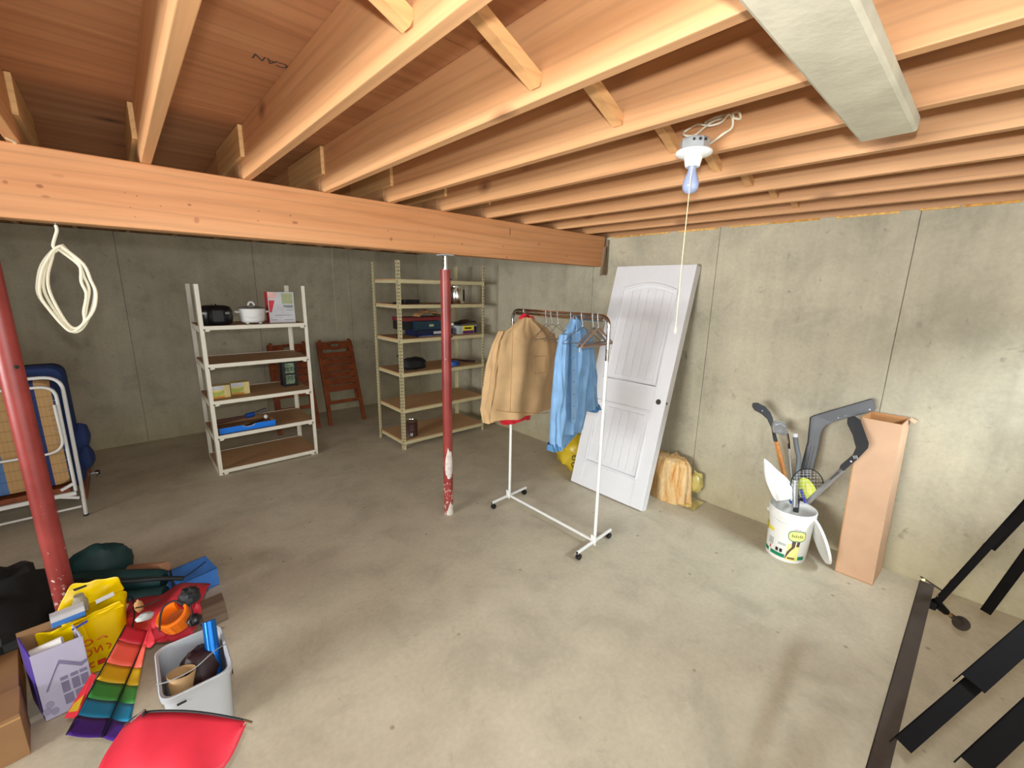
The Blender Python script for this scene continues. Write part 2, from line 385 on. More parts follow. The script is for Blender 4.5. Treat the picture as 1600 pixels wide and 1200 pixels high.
def plaid():
    t = NT('blue_tan_striped_ticking'); v = t.coord(); sx = t.n('ShaderNodeSeparateXYZ'); t.l(v, sx.inputs[0])
    def fr(out, k, off=0):
        a = t.n('ShaderNodeMath', operation='MULTIPLY_ADD'); a.inputs[1].default_value = k; a.inputs[2].default_value = off; t.l(out, a.inputs[0])
        b = t.n('ShaderNodeMath', operation='FRACT'); t.l(a.outputs[0], b.inputs[0]); return b.outputs[0]
    sk = srgb(84, 118, 168); tn = srgb(186, 148, 98); nv = srgb(40, 54, 104)
    r = t.n('ShaderNodeValToRGB'); r.color_ramp.interpolation = 'CONSTANT'; e = r.color_ramp.elements
    e[0].position = 0; e[0].color = tn; e[1].position = .12; e[1].color = nv
    for p, c in ((.16, tn), (.30, sk), (.56, tn), (.74, nv), (.79, sk), (.83, nv), (.86, tn), (.965, nv)): q = e.new(p); q.color = c
    mr = t.n('ShaderNodeMapRange'); mr.inputs[1].default_value = -.44; mr.inputs[2].default_value = .35; t.l(sx.outputs['X'], mr.inputs[0]); t.l(mr.outputs[0], r.inputs['Fac'])
    d = t.ramp(fr(sx.outputs['Z'], 13), [(.0, BW(.62)), (.10, BW(.7)), (.14, BW(1))])
    e2 = t.ramp(fr(sx.outputs['X'], 40), [(.0, BW(.8)), (.22, BW(.86)), (.28, BW(1))])
    c = t.mix(.7, r.outputs['Color'], d, 'MULTIPLY'); c = t.mix(.6, c, e2, 'MULTIPLY'); t.base(c); return t.set(.9)
M['plaid'] = plaid()

# ------------------------------------------------------------------ the room
def struct(o): o['kind'] = 'structure'; return o
ZJ, ZS = 2.40, 2.637
XL, YF = -9.0, -7.45
struct(MB().b2((XL-.3, YF-.3, -.15), (.3, .3, 0)).build('floor', M['floor']))
def panel_wall(name, axis, side, a0, joints, a1, top):
    w = MB()
    if axis == 0: w.b2((side, a0, 0), (side+.2, a1, top))
    else: w.b2((a0, side, 0), (a1, side+.2, top))
    w = struct(w.build(name, M['wall']))
    es = [a0]+joints+[a1]
    for p, q in zip(es, es[1:]):
        b = MB(); k = random.uniform(0, .003)
        if axis == 0: b.b2((side-.02+k, p+.0015, 0), (side+.01, q-.0015, top))
        else: b.b2((p+.0015, side-.02+k, 0), (q-.0015, side+.01, top))
        b.build('concrete_panel', M['wall'], w, bev=.003)
    return w
wr = panel_wall('wall_right', 0, .02, YF, [-6.12, -4.905, -3.63, -2.352, -1.13], .3, ZJ)
wb = panel_wall('wall_back', 1, .02, XL, [-8.6, -7.4, -6.2, -4.95, -3.70, -2.39, -1.14], 0, ZJ)
MB().b2((XL, .19, ZJ), (.3, .23, ZS)).build('rim_board', M['scab'], wb)
MB().b2((.19, YF, ZJ), (.23, .2, ZS)).build('rim_board', M['scab'], wr)
struct(MB().b2((XL-.2, YF, 0), (XL, .2, ZS)).build('wall_left', M['wall']))
# rear wall with the basement window
wx0, wx1, wz0, wz1 = -1.5, -.2, 1.80, 2.30
b = MB(); b.b2((XL, YF-.2, 0), (.22, YF, wz0)); b.b2((XL, YF-.2, wz1), (.22, YF, ZS)); b.b2((XL, YF-.2, wz0), (wx0, YF, wz1)); b.b2((wx1, YF-.2, wz0), (.22, YF, wz1))
struct(b.build('wall_rear', M['wall']))
wf = MB(); e = .04
for lo_, hi_ in (((wx0, 0, wz0), (wx1, 0, wz0+e)), ((wx0, 0, wz1-e), (wx1, 0, wz1)), ((wx0, 0, wz0), (wx0+e, 0, wz1)), ((wx1-e, 0, wz0), (wx1, 0, wz1))):
    wf.b2((lo_[0], YF-.14, lo_[2]), (hi_[0], YF-.08, hi_[2]))
struct(wf.build('window_1', M['white_paint']))
# subfloor of plywood sheets and the joists below it
ceil = bpy.data.objects.new('ceiling', None); COL.objects.link(ceil); ceil['kind'] = 'structure'
xs = [-6.2, -4.21, -1.77, .3]; k = 0
ys = [YF-.2+1.22*i for i in range(8)]
for j in range(len(ys)-1):
    off = 1.22 if j % 2 else 0
    ex = [XL-.2] + [x for x in (-11.53+off+2.44*i for i in range(7)) if XL < x < .2] + [.3]
    for p, q in zip(ex, ex[1:]):
        MB().b2((p+.0015, ys[j]+.0015, ZS), (q-.0015, ys[j+1]-.0015, ZS+.018)).build('plywood_sheet', M['ply'], ceil)
JX = [-.7127-.4064*i for i in range(-2, 20)]       # right face of each joist
YB0, YB1, ZB0 = -3.79, -3.656, 2.11                # the beam
jm = None
for i, xr in enumerate(JX):
    if xr > .09: xr = .10
    j = MB().b2((xr-.038, YF, ZJ), (xr, -3.725, ZS)).build('floor_joist', M['joist'], ceil, bev=.003)
    MB().b2((xr-.038, -3.721, ZJ), (xr, .19, ZS)).build('floor_joist', M['joist'], ceil, bev=.003)
    if xr < -.2:
        s0 = -1 if xr > -3.8 else 1
        x0 = xr-.038-.019 if s0 < 0 else xr
        y0 = -3.85+random.uniform(-.03, .02)
        MB().b2((x0, y0, 2.487), (x0+.019, y0+.62, 2.634)).build('splice_board', M['scab'], j, bev=.002)
# cross bridging between joists at mid span
yb = -5.58
for i in range(len(JX)-1):
    xr, xl = JX[i]-.038, JX[i+1]
    if i == 0 or xr > 0: continue
    yy = yb + 0
    MB().bar((xl, yy+.05, ZS-.03), (xr, yy+.05, ZJ+.045), .038, .036, (0, 1, 0)).build('bridging_strut', M['strut'], ceil)
# sill insulation squeezed between the wall head and the rim joist
y = YF
while y < -3.9:
    L = random.uniform(.12, .5)
    o = MB().b2((-.012+random.uniform(-.004, .008), y, ZJ-.012-random.uniform(0, .008)), (.19, min(y+L, -3.86), ZJ+.001)).build('sill_insulation', M['sill'] if random.random() < .6 else M['sill2'], wr, bev=.004)
    y += L+random.choice((.004, .01, .09))
# beam
beam = thing('beam', (-3, (YB0+YB1)/2, ZB0), 'long spruce beam under the joists, carried by the red posts', 'beam'); beam['kind'] = 'structure'
for i in range(3):
    MB().b2((XL+.01, YB0+i*.0447, ZB0), (-.045, YB0+i*.0447+.0440, ZJ)).build('beam_ply', M['beam'] if i == 0 else M['beam_inner'], beam, bev=.006)
for (x0, x1, yy, z0, z1) in ((-.10, -.055, YB0-.03, 2.02, 2.30), (-.05, -.012, YB0-.025, 2.03, 2.37)):
    MB().hexa([V(x0, yy, z0), V(x1, yy, z0+.02), V(x1, yy+.03, z0+.02), V(x0, yy+.03, z0), V(x0+.03, yy, z1), V(x1, yy, z1), V(x1, yy+.03, z1), V(x0+.03, yy+.03, z1)]).build('shim', M['shim'], beam)
# plank fixed flat under the joists
pk = thing('plank', (-2.6, -6.2, 2.352), 'grey dusty plank fastened flat across the underside of the joists', 'plank')
MB().b2((-4.6, -6.275, 2.352), (-1.90, -6.135, 2.398)).build('board', M['dusty'], pk, bev=.008)

# ------------------------------------------------------------------ support posts
def post(x, y, label, patch):
    t = thing('support_post', (x, y, 0), label, 'post', 'red steel posts under the beam')
    MB().cyl((x, y, 0), (x, y, 2.0), .0405 if not patch else .0385, 24).build('tube', M['redpaint'], t, smooth=True)
    MB().cyl((x, y, 1.99), (x, y, 2.10), .017, 12).build('jack_screw', M['chrome'], t, smooth=True)
    MB().b2((x-.045, y-.05, 2.102), (x+.045, y+.05, ZB0)).build('top_plate', M['steel'], t)
    MB().lathe([(0, 2.0), (.041, 2.0), (.041, 1.985), (0, 1.985)], (x, y, 0), 20).build('collar', M['redpaint'], t, smooth=True)
    for z in (1.93, 1.5): MB().cyl((x+.02, y-.036, z), (x+.025, y-.044, z), .008, 8).build('pin_hole', M['dark'], t)
    def chip(zs, a0, a1, m, name):
        rows = []; r = .0412 if not patch else .0392
        for z, w0, w1 in zs:
            rows.append([V(x+r*math.cos(a0+(a1-a0)*(w0+(w1-w0)*k/8)), y+r*math.sin(a0+(a1-a0)*(w0+(w1-w0)*k/8)), z) for k in range(9)])
        MB().sheet(rows).build(name, m, t, smooth=True)
    if patch:
        chip([(.60, .35, .36), (.56, .25, .8), (.50, .05, .95), (.42, 0, 1), (.37, .05, .9), (.33, .3, .6)], math.radians(-160), math.radians(-55), plain('grey_drip_paint', (206, 198, 190), .5, 0, .15, 40), 'bare_patch')
        chip([(.12, .5, .52), (.08, .3, .9), (.03, 0, 1), (.0, 0, 1)], math.radians(-150), math.radians(-50), plain('white_splash', (210, 204, 192), .6, 0, .15, 40), 'paint_splash')
    return t
post(-1.905, -3.72, 'red steel support post beside the clothes rack, paint chipped grey low down', True)
post(-4.137, -3.72, 'red steel support post in front of the folded cot', False)

# ------------------------------------------------------------------ white shelf unit and what stands on it
t = thing('shelving_unit', (-2.76, -1.34, 0), 'white metal shelving unit with brown boards in front of the folded wooden chairs', 'shelf')
WZ = [.05, .405, .755, 1.115, 1.475]
for x, y in ((-3.235, -1.65), (-2.285, -1.65), (-3.235, -1.03), (-2.285, -1.03)):
    sx = 1 if x < -2.8 else -1; sy = 1 if y < -1.3 else -1; b = MB()
    b.b2((min(x, x+sx*.037), min(y, y+sy*.003), 0), (max(x, x+sx*.037), max(y, y+sy*.003), 1.86))
    b.b2((min(x, x+sx*.003), min(y, y+sy*.04), 0), (max(x, x+sx*.003), max(y, y+sy*.04), 1.86))
    b.build('upright', M['cream_paint'], t)
for z in WZ:
    MB().b2((-3.226, -1.640, z-.014), (-2.294, -1.040, z)).build('shelf_board', M['melamine'], t)
    b = MB(); b.b2((-3.20, -1.655, z-.034), (-2.32, -1.641, z+.003)); b.b2((-3.20, -1.039, z-.034), (-2.33, -1.025, z+.003))
    for x in (-3.23, -2.292): b.b2((x-.003, -1.61, z-.055), (x+.003, -1.07, z-.002))
    for x, s in ((-3.19, 1), (-2.33, -1)):
        b.prism([V(x, -1.658, z-.05), V(x+s*.035, -1.658, z-.045), V(x+s*.03, -1.658, z-.02), V(x, -1.658, z-.02)], (0, .004, 0))
    b.build('shelf_edge', M['cream_paint'], t)
    for x in (-3.20, -2.32): MB().cyl((x, -1.664, z-.03), (x, -1.655, z-.03), .006, 8).build('screw', M['dark'], t)
# multicooker
zt = WZ[4]+.001
t = thing('multicooker', (-3.07, -1.45, zt), 'black rounded electric cooker at the end of the top white shelf', 'cooker')
b = MB(); prof = [(0, 0), (.118, 0), (.138, .02), (.146, .08), (.143, .135), (.128, .172), (.085, .186), (0, .188)]
b.lathe(prof, (-3.07, -1.45, zt), 32); b.build('body', M['black'], t, smooth=True, ang=50)
MB().b2((-3.115, -1.606, zt+.03), (-3.015, -1.578, zt+.15)).build('control_panel', plain('gloss_black_panel', (26, 26, 29), .6), t, bev=.012)
b = MB()
for x, a in ((-3.165, -2.3), (-2.98, -.95)): b.box((-3.07+.142*math.cos(a), -1.45+.142*math.sin(a), zt+.115), (.045, .012, .022), Matrix.Rotation(a+PI/2, 3, 'Z'))
b.build('grey_trim', plain('grey_trim_plastic', (150, 152, 152), .4), t, bev=.003)
MB().cyl((-3.07, -1.45, zt+.18), (-3.07, -1.45, zt+.198), .02, 12).build('vent_valve', M['black'], t, smooth=True)
# slow cooker
c = V(-2.755, -1.45, zt)
t = thing('slow_cooker', c, 'white crock slow cooker with lid between the black cooker and the red and white box', 'cooker')
MB().lathe([(0, .014), (.098, .014), (.112, .03), (.122, .135), (.125, .15), (.118, .155), (.110, .15)], c, 28).build('crock', M['porcelain'], t, smooth=True)
b = MB()
for k in range(4): a = PI/4+k*PI/2; b.cyl(c+V(.08*math.cos(a), .08*math.sin(a), 0), c+V(.08*math.cos(a), .08*math.sin(a), .018), .014, 8)
b.build('foot', M['porcelain'], t, smooth=True)
MB().lathe([(.126, .150), (.12, .160), (.07, .176), (0, .182)], c, 28).build('lid', plain('smoked_glass_lid', (120, 122, 118), .1, 0, .05), t, smooth=True)
MB().tube(arc(c+V(0, 0, .180), .027, 0, PI, 10, V(1,0,0), V(0,0,1.3)), .009, 8).build('lid_knob', M['porcelain'], t, smooth=True)
for s in (-1, 1): MB().tube([c+V(s*.12, -.04, .115), c+V(s*.152, -.03, .122), c+V(s*.152, .03, .122), c+V(s*.12, .04, .115)], .009, 6).build('side_handle', M['porcelain'], t, smooth=True)
MB().tube([c+V(-.08, -.095, .075), c+V(-.02, -.121, .06), c+V(.07, -.1035, .1)], .0012, 4).build('painted_line', plain('blue_line_print', (120, 140, 190), .5), t)
# red and white appliance box
bx0, bx1, by = -2.61, -2.36, -1.50
t = thing('appliance_box', (-2.485, -1.44, zt), 'tall red and white carton beside the slow cooker', 'box')
MB().b2((bx0, by, zt), (bx1, by+.12, zt+.318)).build('carton', [M['boxwhite']], t, bev=.002)
MB().b2((bx0-.001, by+.001, zt+.001), (bx0+.001, by+.119, zt+.317)).build('side_print', M['redbox'], t)
def print_y(mat, pts, y, name, par, d=.0012): return MB().prism([V(x, y, z) for x, z in pts], (0, -d, 0)).build(name, mat, par)
X = lambda s: bx0+(bx1-bx0)*s
Z = lambda s: zt+.318*s
print_y(M['pink'], [(X(.02), Z(.80)), (X(.30), Z(.80)), (X(.36), Z(.985)), (X(.02), Z(.985))], by, 'pink_print', t)
print_y(M['redbox'], [(X(.03), Z(.35)), (X(.10), Z(.34)), (X(.25), Z(.73)), (X(.02), Z(.73))], by, 'red_print', t)
print_y(M['sage'], [(X(.52), Z(.62)), (X(.94), Z(.62)), (X(.94), Z(.96)), (X(.52), Z(.96))], by, 'picture_print', t)
print_y(plain('slate_print', (140, 144, 150), .5), [(X(.55), Z(.53)), (X(.7), Z(.49)), (X(.93), Z(.49)), (X(.93), Z(.57)), (X(.57), Z(.58))], by, 'appliance_print', t)
b = MB()
for x0, x1, z0 in ((.22, .62, .235), (.62, .9, .235), (.08, .32, .09), (.55, .92, .085), (.66, .9, .4)): b.prism([V(X(x0), by, Z(z0)), V(X(x1), by, Z(z0)), V(X(x1), by, Z(z0+.022)), V(X(x0), by, Z(z0+.022))], (0, -.0012, 0))
b.build('text_line', plain('grey_text_ink', (150, 150, 158), .5), t)
# two small boxes
zt = WZ[2]+.001
for i, (x0, y0) in enumerate(((-3.20, -1.53), (-3.02, -1.47))):
    t = thing('food_box', (x0+.08, y0+.06, zt), ['small yellow and white box at the left end of the middle white shelf', 'small yellow and white box right of its twin on the middle white shelf'][i], 'box')
    MB().b2((x0, y0, zt), (x0+.165, y0+.12, zt+.125)).build('carton', plain('pale_yellow_carton_%d' % i, (226, 208, 140), .6, 0, .05), t, bev=.002)
    MB().b2((x0, y0-.001, zt+.085), (x0+.115, y0+.0005, zt+.1235)).build('white_band', M['boxwhite'], t)
    MB().prism([V(x0+.004, y0, zt+.03), V(x0+.055, y0, zt+.02), V(x0+.11, y0, zt+.035), V(x0+.112, y0, zt+.08), V(x0+.06, y0, zt+.062), V(x0+.004, y0, zt+.07)], (0, -.0012, 0)).build('green_print', plain('leaf_green_print_%d' % i, (176, 186, 84), .6), t)
    MB().b2((x0+.002, y0-.0011, zt+.001), (x0+.112, y0+.0005, zt+.022)).build('orange_print', plain('orange_print_%d' % i, (206, 142, 60), .6), t)
# lantern
c = V(-2.43, -1.30, zt)
t = thing('lantern', c, 'black wire lantern with speckled glass on the middle white shelf', 'lantern')
b = MB(); h = .285; w = .062
for sx in (-1, 1):
    for sy in (-1, 1): b.bar(c+V(sx*w, sy*w, 0), c+V(sx*w, sy*w, h), .024, .024, (1, 0, 0))
for z in (.012, .135, .27):
    for s in (-1, 1): b.bar(c+V(-w, s*w, z), c+V(w, s*w, z), .014, .018); b.bar(c+V(s*w, -w, z), c+V(s*w, w, z), .014, .018)
b.build('frame', M['black'], t)
MB().box(c+V(0, 0, h+.006), (.15, .15, .016)).build('roof', M['black'], t, bev=.004)
MB().box(c+V(0, 0, .14), (.098, .098, .24)).build('glass_panel', M['candle'], t, bev=.004)
b = MB()
for z in (.09, .19):
    for k in range(3): b.tube(arc(c+V(-.03+.03*k, -.0575, z), .017, 0, 2*PI, 12, V(1,0,0), V(0,0,1))[:-1], .0022, 5, closed=True)
b.build('scroll_wire', M['black'], t)
# blue tray with tools
zt = WZ[1]+.001
x0, x1, y0, y1 = -3.185, -2.675, -1.615, -1.25
t = thing('blue_tray', ((x0+x1)/2, (y0+y1)/2, zt), 'bright blue shallow carton tray on the second lowest white shelf', 'tray')
MB().b2((x0, y0, zt), (x1, y1, zt+.004)).build('bottom', M['brown_card'], t)
MB().prism([V(x0, y0, zt), V(x1, y0, zt), V(x1, y0, zt+.062), V(x0+.62*(x1-x0), y0, zt+.062), V(x0+.56*(x1-x0), y0, zt+.045), V(x0+.46*(x1-x0), y0, zt+.045), V(x0+.40*(x1-x0), y0, zt+.062), V(x0, y0, zt+.062)], (0, .004, 0)).build('front_wall', M['brightblue'], t)
MB().b2((x0, y1-.004, zt), (x1, y1, zt+.05)).build('back_wall', M['brown_card'], t)
for xx in (x0, x1-.004): MB().b2((xx, y0, zt), (xx+.004, y1, zt+.055)).build('side_wall', M['brown_card'], t)
MB().tube(curve([V(x0+.40*(x1-x0), y0-.002, zt+.057), V(x0+.45*(x1-x0), y0-.002, zt+.043), V(x0+.57*(x1-x0), y0-.002, zt+.043), V(x0+.62*(x1-x0), y0-.002, zt+.057)], 4), .003, 6).build('cut_edge', M['boxwhite'], t)
t = thing('wooden_ruler', (-2.95, -1.45, zt+.01), 'flat pale wooden strip lying in the blue tray', 'stick')
MB().bar((-3.15, -1.52, zt+.012), (-2.88, -1.40, zt+.012), .05, .008).build('strip', M['kraft'], t, bev=.002)
t = thing('brush', (-2.9, -1.36, zt+.06), 'dark brush with a blue collar lying across the blue tray', 'brush')
MB().tube(curve([V(-3.2, -1.42, zt+.085), V(-3.05, -1.38, zt+.078), V(-2.90, -1.35, zt+.078)], 5), [.020, .021, .021, .021, .02, .02, .018, .018, .016, .015, .014], 10).build('handle', plain('dark_brown_handle', (84, 54, 46), .5), t, smooth=True)
MB().cyl((-2.90, -1.35, zt+.08), (-2.82, -1.335, zt+.086), .027, 12).build('collar', M['blue'], t, smooth=True)
MB().bar((-2.82, -1.335, zt+.088), (-2.69, -1.315, zt+.115), .05, .026).build('bristle_block', plain('grey_bristles', (104, 98, 96), .8, 0, .3, 80), t, bev=.006)
t = thing('screwdriver', (-2.78, -1.5, zt+.02), 'thin dark tool with a round white knob in the blue tray', 'tool')
MB().cyl((-2.98, -1.54, zt+.02), (-2.735, -1.44, zt+.045), .007, 8).build('shaft', M['maroon'], t, smooth=True)
MB().blob((-2.73, -1.437, zt+.062), (.020, .020, .026), 0, 1, 8, 12).build('knob', M['white_plastic'], t, smooth=True)

# ------------------------------------------------------------------ folding wooden chairs against the back wall
def fold_chair(xc, label, rz):
    t = thing('folding_chair', (xc, -.72, 0), label, 'chair', 'folded wooden chairs against the back wall')
    H = 1.16; tilt = math.atan2(.62, H)
    def P(x, s, off=0): return V(xc+x-.085*(1-s), -.73+off*math.cos(tilt)+s*.60, off*math.sin(tilt)*.0+s*H)   # s along the leaning plane
    W2 = .235
    for s in (-1, 1):
        MB().bar(P(s*W2, 0), P(s*(W2-.01), .93), .048, .05, (0, -1, .3)).build('leg', M['redwood'], t, bev=.006)
        MB().bar(P(s*(W2-.04), .22, .03), P(s*(W2-.045), .86, .03), .032, .035, (0, -1, .3)).build('seat_rail', M['redwood'], t, bev=.005)
        MB().bar(P(s*(W2-.02), .82, -.03), P(s*(W2-.03), .955, -.03), .04, .03, (0, -1, .3)).build('arm_end', M['redwood'], t, bev=.008)
    for k in range(7):
        a = .365+k*.0755; h = .062 if k < 6 else .125
        if k < 6: MB().bar(P(-.25, a+.03, -.02), P(.25, a+.03, -.02), .020, .083, (0, .46, .88)).build('slat', M['redwood'], t, bev=.004)
    b = MB(); b.bar(P(-.25, .885, -.02), P(-.055, .885, -.02), .018, .11, (0, .46, .88)); b.bar(P(.055, .885, -.02), P(.25, .885, -.02), .018, .11, (0, .46, .88))
    b.bar(P(-.055, .853, -.02), P(.055, .853, -.02), .018, .045, (0, .46, .88)); b.bar(P(-.055, .918, -.02), P(.055, .918, -.02), .018, .035, (0, .46, .88))
    b.build('top_rail', M['redwood'], t)
    MB().bar(P(-.25, .245, -.015), P(.25, .245, -.015), .022, .045, (0, .46, .88)).build('stretcher', M['redwood'], t, bev=.004)
    t.rotation_euler.z = rz
    return t
fold_chair(-1.495, 'folded brown slatted chair leaning on the wall in full view between the shelf units', .0)
fold_chair(-2.125, 'folded brown wooden slatted chair leaning on the wall behind the white shelf unit', .0)

# ------------------------------------------------------------------ beige boltless shelf unit
t = thing('shelving_unit', (-.9, -1.87, 0), 'beige slotted metal shelving unit with particle boards in the wall corner', 'shelf')
GZ = [.105, .487, .912, 1.300, 1.681, 1.955]
for x, y in ((-1.495, -2.17), (-.30, -2.17), (-1.515, -1.58), (-.32, -1.58)):
    sx = 1 if x < -.9 else -1; sy = 1 if y < -1.8 else -1; b = MB()
    b.b2((min(x, x+sx*.036), min(y, y+sy*.003), 0), (max(x, x+sx*.036), max(y, y+sy*.003), 2.15)); b.b2((min(x, x+sx*.003), min(y, y+sy*.036), 0), (max(x, x+sx*.003), max(y, y+sy*.036), 2.15))
    u = b.build('upright', M['beige_paint'], t)
    b = MB()
    for i in range(55):
        z = .05+i*.0381; q = x+sx*.018
        b.b2((q-.005, min(y-sy*.0008, y), z), (q+.005, max(y-sy*.0008, y), z+.017))
        if x < -.9: q = y+sy*.018; b.b2((x-.0008, q-.005, z), (x, q+.005, z+.017))
    s = b.build('slot_hole', M['dark'], u); s['kind'] = 'stuff'
for z in GZ:
    MB().b2((-1.488, -2.160, z-.016), (-.308, -1.588, z)).build('shelf_board', M['particle'], t)
    b = MB(); b.b2((-1.488, -2.176, z-.042), (-.306, -2.160, z-.004)); b.b2((-1.488, -1.588, z-.042), (-.306, -1.575, z-.004))
    for x in (-1.487, -.312): b.b2((x-.004, -2.16, z-.042), (x+.004, -1.59, z-.016))
    b.build('shelf_beam', M['beige_paint'], t)
zz = [g+.001 for g in GZ]
o = MB().b2((-1.30, -1.95, zz[4]), (-1.10, -1.82, zz[4]+.045)).build('black_case', M['black'], bev=.008); tag(o, 'flat black case on the upper beige shelf right of the front upright', 'case')
o = MB().b2((-1.44, -2.0, zz[4]), (-1.34, -1.93, zz[4]+.018)).build('black_strip', M['black'], bev=.004); tag(o, 'thin black flat piece on the upper beige shelf at its left end', 'case')
def can(name, c, r, h, body, label, lid=None):
    t = thing(name, c, label, 'can'); c = Vector(c)
    MB().lathe([(0, 0), (r, 0), (r*1.03, .004), (r, .010), (r, h-.012), (r*1.03, h-.006), (r*1.03, h)], c, 28).build('tin', body, t, smooth=True)
    MB().lathe([(r*1.03, h), (r*.95, h), (r*.93, h-.006), (r*.8, h-.006), (r*.78, h-.002), (0, h-.002)], c, 28).build('lid', lid or M['steelbright'], t, smooth=True, ang=60)
    return t
tt = can('tin_can', (-.62, -2.02, zz[4]), .098, .205, M['steelbright'], 'shiny unlabelled metal tin on the second highest beige shelf beside the red post')
MB().lathe([(.0995, .03), (.0995, .17)], (-.62, -2.02, zz[4]), 8, None, -1.25, -.55).build('painted_reflection', M['dark'], tt)  # dark strip painted on the bare tin as a reflection
tt = can('paint_can', (-1.32, -2.03, zz[0]), .083, .185, M['brownpaint'], 'brown labelled paint can on the lowest beige shelf')
MB().lathe([(.0842, .02), (.0842, .055)], (-1.32, -2.03, zz[0]), 4, None, -2.15, -1.75).build('paper_sticker', M['greyprint'], tt, smooth=True)
b = MB()
for k in range(4): b.lathe([(.0842, .085+k*.02), (.0842, .094+k*.02)], (-1.32, -2.03, zz[0]), 5, None, -2.2, -1.6+.1*(k % 2))
b.build('label_text', plain('mauve_ink', (120, 86, 92), .5), tt)
# games and boxes on the third shelf
def carton(name, lo, hi, rz, mat, label, bands=(), cat='box'):
    lo, hi = Vector(lo), Vector(hi); t = thing(name, ((lo.x+hi.x)/2, (lo.y+hi.y)/2, lo.z), label, cat)
    MB().b2(lo, hi).build('carton', mat, t, bev=.002)
    for nm, m, a0, a1, b0, b1 in bands:
        MB().b2((lo.x+(hi.x-lo.x)*a0, lo.y-.0015, lo.z+(hi.z-lo.z)*b0), (lo.x+(hi.x-lo.x)*a1, lo.y+.0005, lo.z+(hi.z-lo.z)*b1)).build(nm, m, t)
    t.rotation_euler.z = rz; return t
z3 = zz[3]
carton('game_box', (-1.20, -2.05, z3), (-.70, -1.75, z3+.075), .05, M['navybox'], 'navy blue flat carton at the bottom of the pile on the third beige shelf', [('white_print', M['boxwhite'], .42, .80, .3, .72), ('blue_text', M['blue'], .08, .36, .12, .22), ('white_edge', M['boxwhite'], .0, 1, 0, .05)])
carton('carton_box', (-1.20, -2.03, z3+.076), (-.86, -1.73, z3+.178), -.03, M['tealbox'], 'dark teal carton lying on the navy carton', [('label_print', M['sage'], .52, .70, .35, .62)])
o = carton('carton_box', (-1.34, -1.95, z3+.078), (-1.205, -1.72, z3+.182), .0, M['black'], 'small black carton pushed against the left of the teal carton', [])
carton('flat_carton', (-1.36, -2.03, z3+.184), (-.80, -1.74, z3+.224), .02, M['maroonbox'], 'flat dark red carton on top of the teal carton', [])
b = MB(); rows = []
for i in range(9):
    s = i/8; rows.append([V(-1.13+.34*s, -1.98+.2*k/5, z3+.228+.075*math.sin(PI*s)**.7*(.75+.25*math.sin(k*1.9+i))) for k in range(6)])
o = b.sheet(rows).build('crumpled_paper', M['tan'], smooth=True, solid=.004); tag(o, 'crumpled tan paper bag on the flat dark red carton', 'paper')
carton('carton_box', (-.62, -2.06, z3), (-.335, -1.86, z3+.105), .0, M['greyprint'], 'small yellow and purple carton at the right end of the third beige shelf', [('yellow_band', M['yellow'], .22, .82, .42, .98), ('purple_band', M['purple'], .22, .82, .03, .40), ('blue_corner', M['navybox'], .84, .99, .05, .9), ('dark_text', M['dark'], .32, .7, .6, .78)])
t = thing('black_tool', (-.55, -1.98, z3+.11), 'black handled tool lying on the yellow and purple carton', 'tool')
MB().tube(curve([V(-.74, -2.0, z3+.135), V(-.6, -1.99, z3+.135), V(-.45, -1.98, z3+.15), V(-.30, -1.99, z3+.142)], 4), [.018]*5+[.026]*4+[.012]*4, 8).build('handle', M['black'], t, smooth=True)
MB().blob((-.46, -1.98, z3+.155), (.10, .05, .022), .2, 3, 8, 12).build('head', plain('dark_tool_brown', (54, 34, 30), .4), t, smooth=True)
MB().blob((-.70, -2.04, z3+.13), (.02, .02, .02), 0, 1, 6, 8).build('white_cap', M['white_plastic'], t, smooth=True)
z2 = zz[2]
t = thing('black_shoe_bag', (-1.26, -1.98, z2), 'black soft pouch with a strap on the middle beige shelf', 'bag')
MB().blob((-1.24, -1.99, z2+.058), (.17, .09, .085), .25, 5, 12, 18, 2.0, -.057).build('pouch', M['black_cloth'], t, smooth=True)
MB().tube(curve([V(-1.32, -1.98, z2+.10), V(-1.40, -1.96, z2+.155), V(-1.415, -1.95, z2+.175)], 4), .012, 8).build('strap', M['black_cloth'], t, smooth=True)
t = thing('tape_roll', (-.72, -2.0, z2), 'blue roll of tape lying flat on the middle beige shelf', 'tape')
MB().lathe([(.045, 0), (.075, 0), (.075, .05), (.045, .05), (.045, 0)], (-.70, -2.05, z2), 24).build('ring', M['blue'], t, smooth=True)
o = MB().bar((-.66, -1.75, z2+.03), (-.33, -2.02, z2+.012), .035, .022).build('dark_rod', M['maroon'], bev=.006); tag(o, 'dark reddish stick at the right end of the middle beige shelf', 'stick')

# ------------------------------------------------------------------ leaning door
t = thing('door_leaf', (-.55, -4.38, 0), 'white panelled door leaf leaning against the concrete wall', 'door')
ya, yb2 = -4.78, -3.985
bl = V(-.60, 0, 0); L = math.hypot(.545, 2.093); du = V(.545, 0, 2.093)/L; dn = V(-du.z, 0, du.x)   # up the leaf, outward normal
def DP(s, h, n=0): return V(-.60, ya+(yb2-ya)*s, .004)+du*(h*L)+dn*n
def slab(s0, s1, h0, h1, n0, n1, name, m, bev=0): return MB().hexa([DP(s0, h0, n0), DP(s1, h0, n0), DP(s1, h1, n0), DP(s0, h1, n0), DP(s0, h0, n1), DP(s1, h0, n1), DP(s1, h1, n1), DP(s0, h1, n1)]).build(name, m, t, bev=bev)
TH = .042
slab(0, 1, 0, 1, -.052, .018, 'core', M['door'])
s0, s1 = .15, .85
slab(0, s0, 0, 1, .018, .030, 'stile', M['door'], .003); slab(s1, 1, 0, 1, .018, .030, 'stile', M['door'], .003)
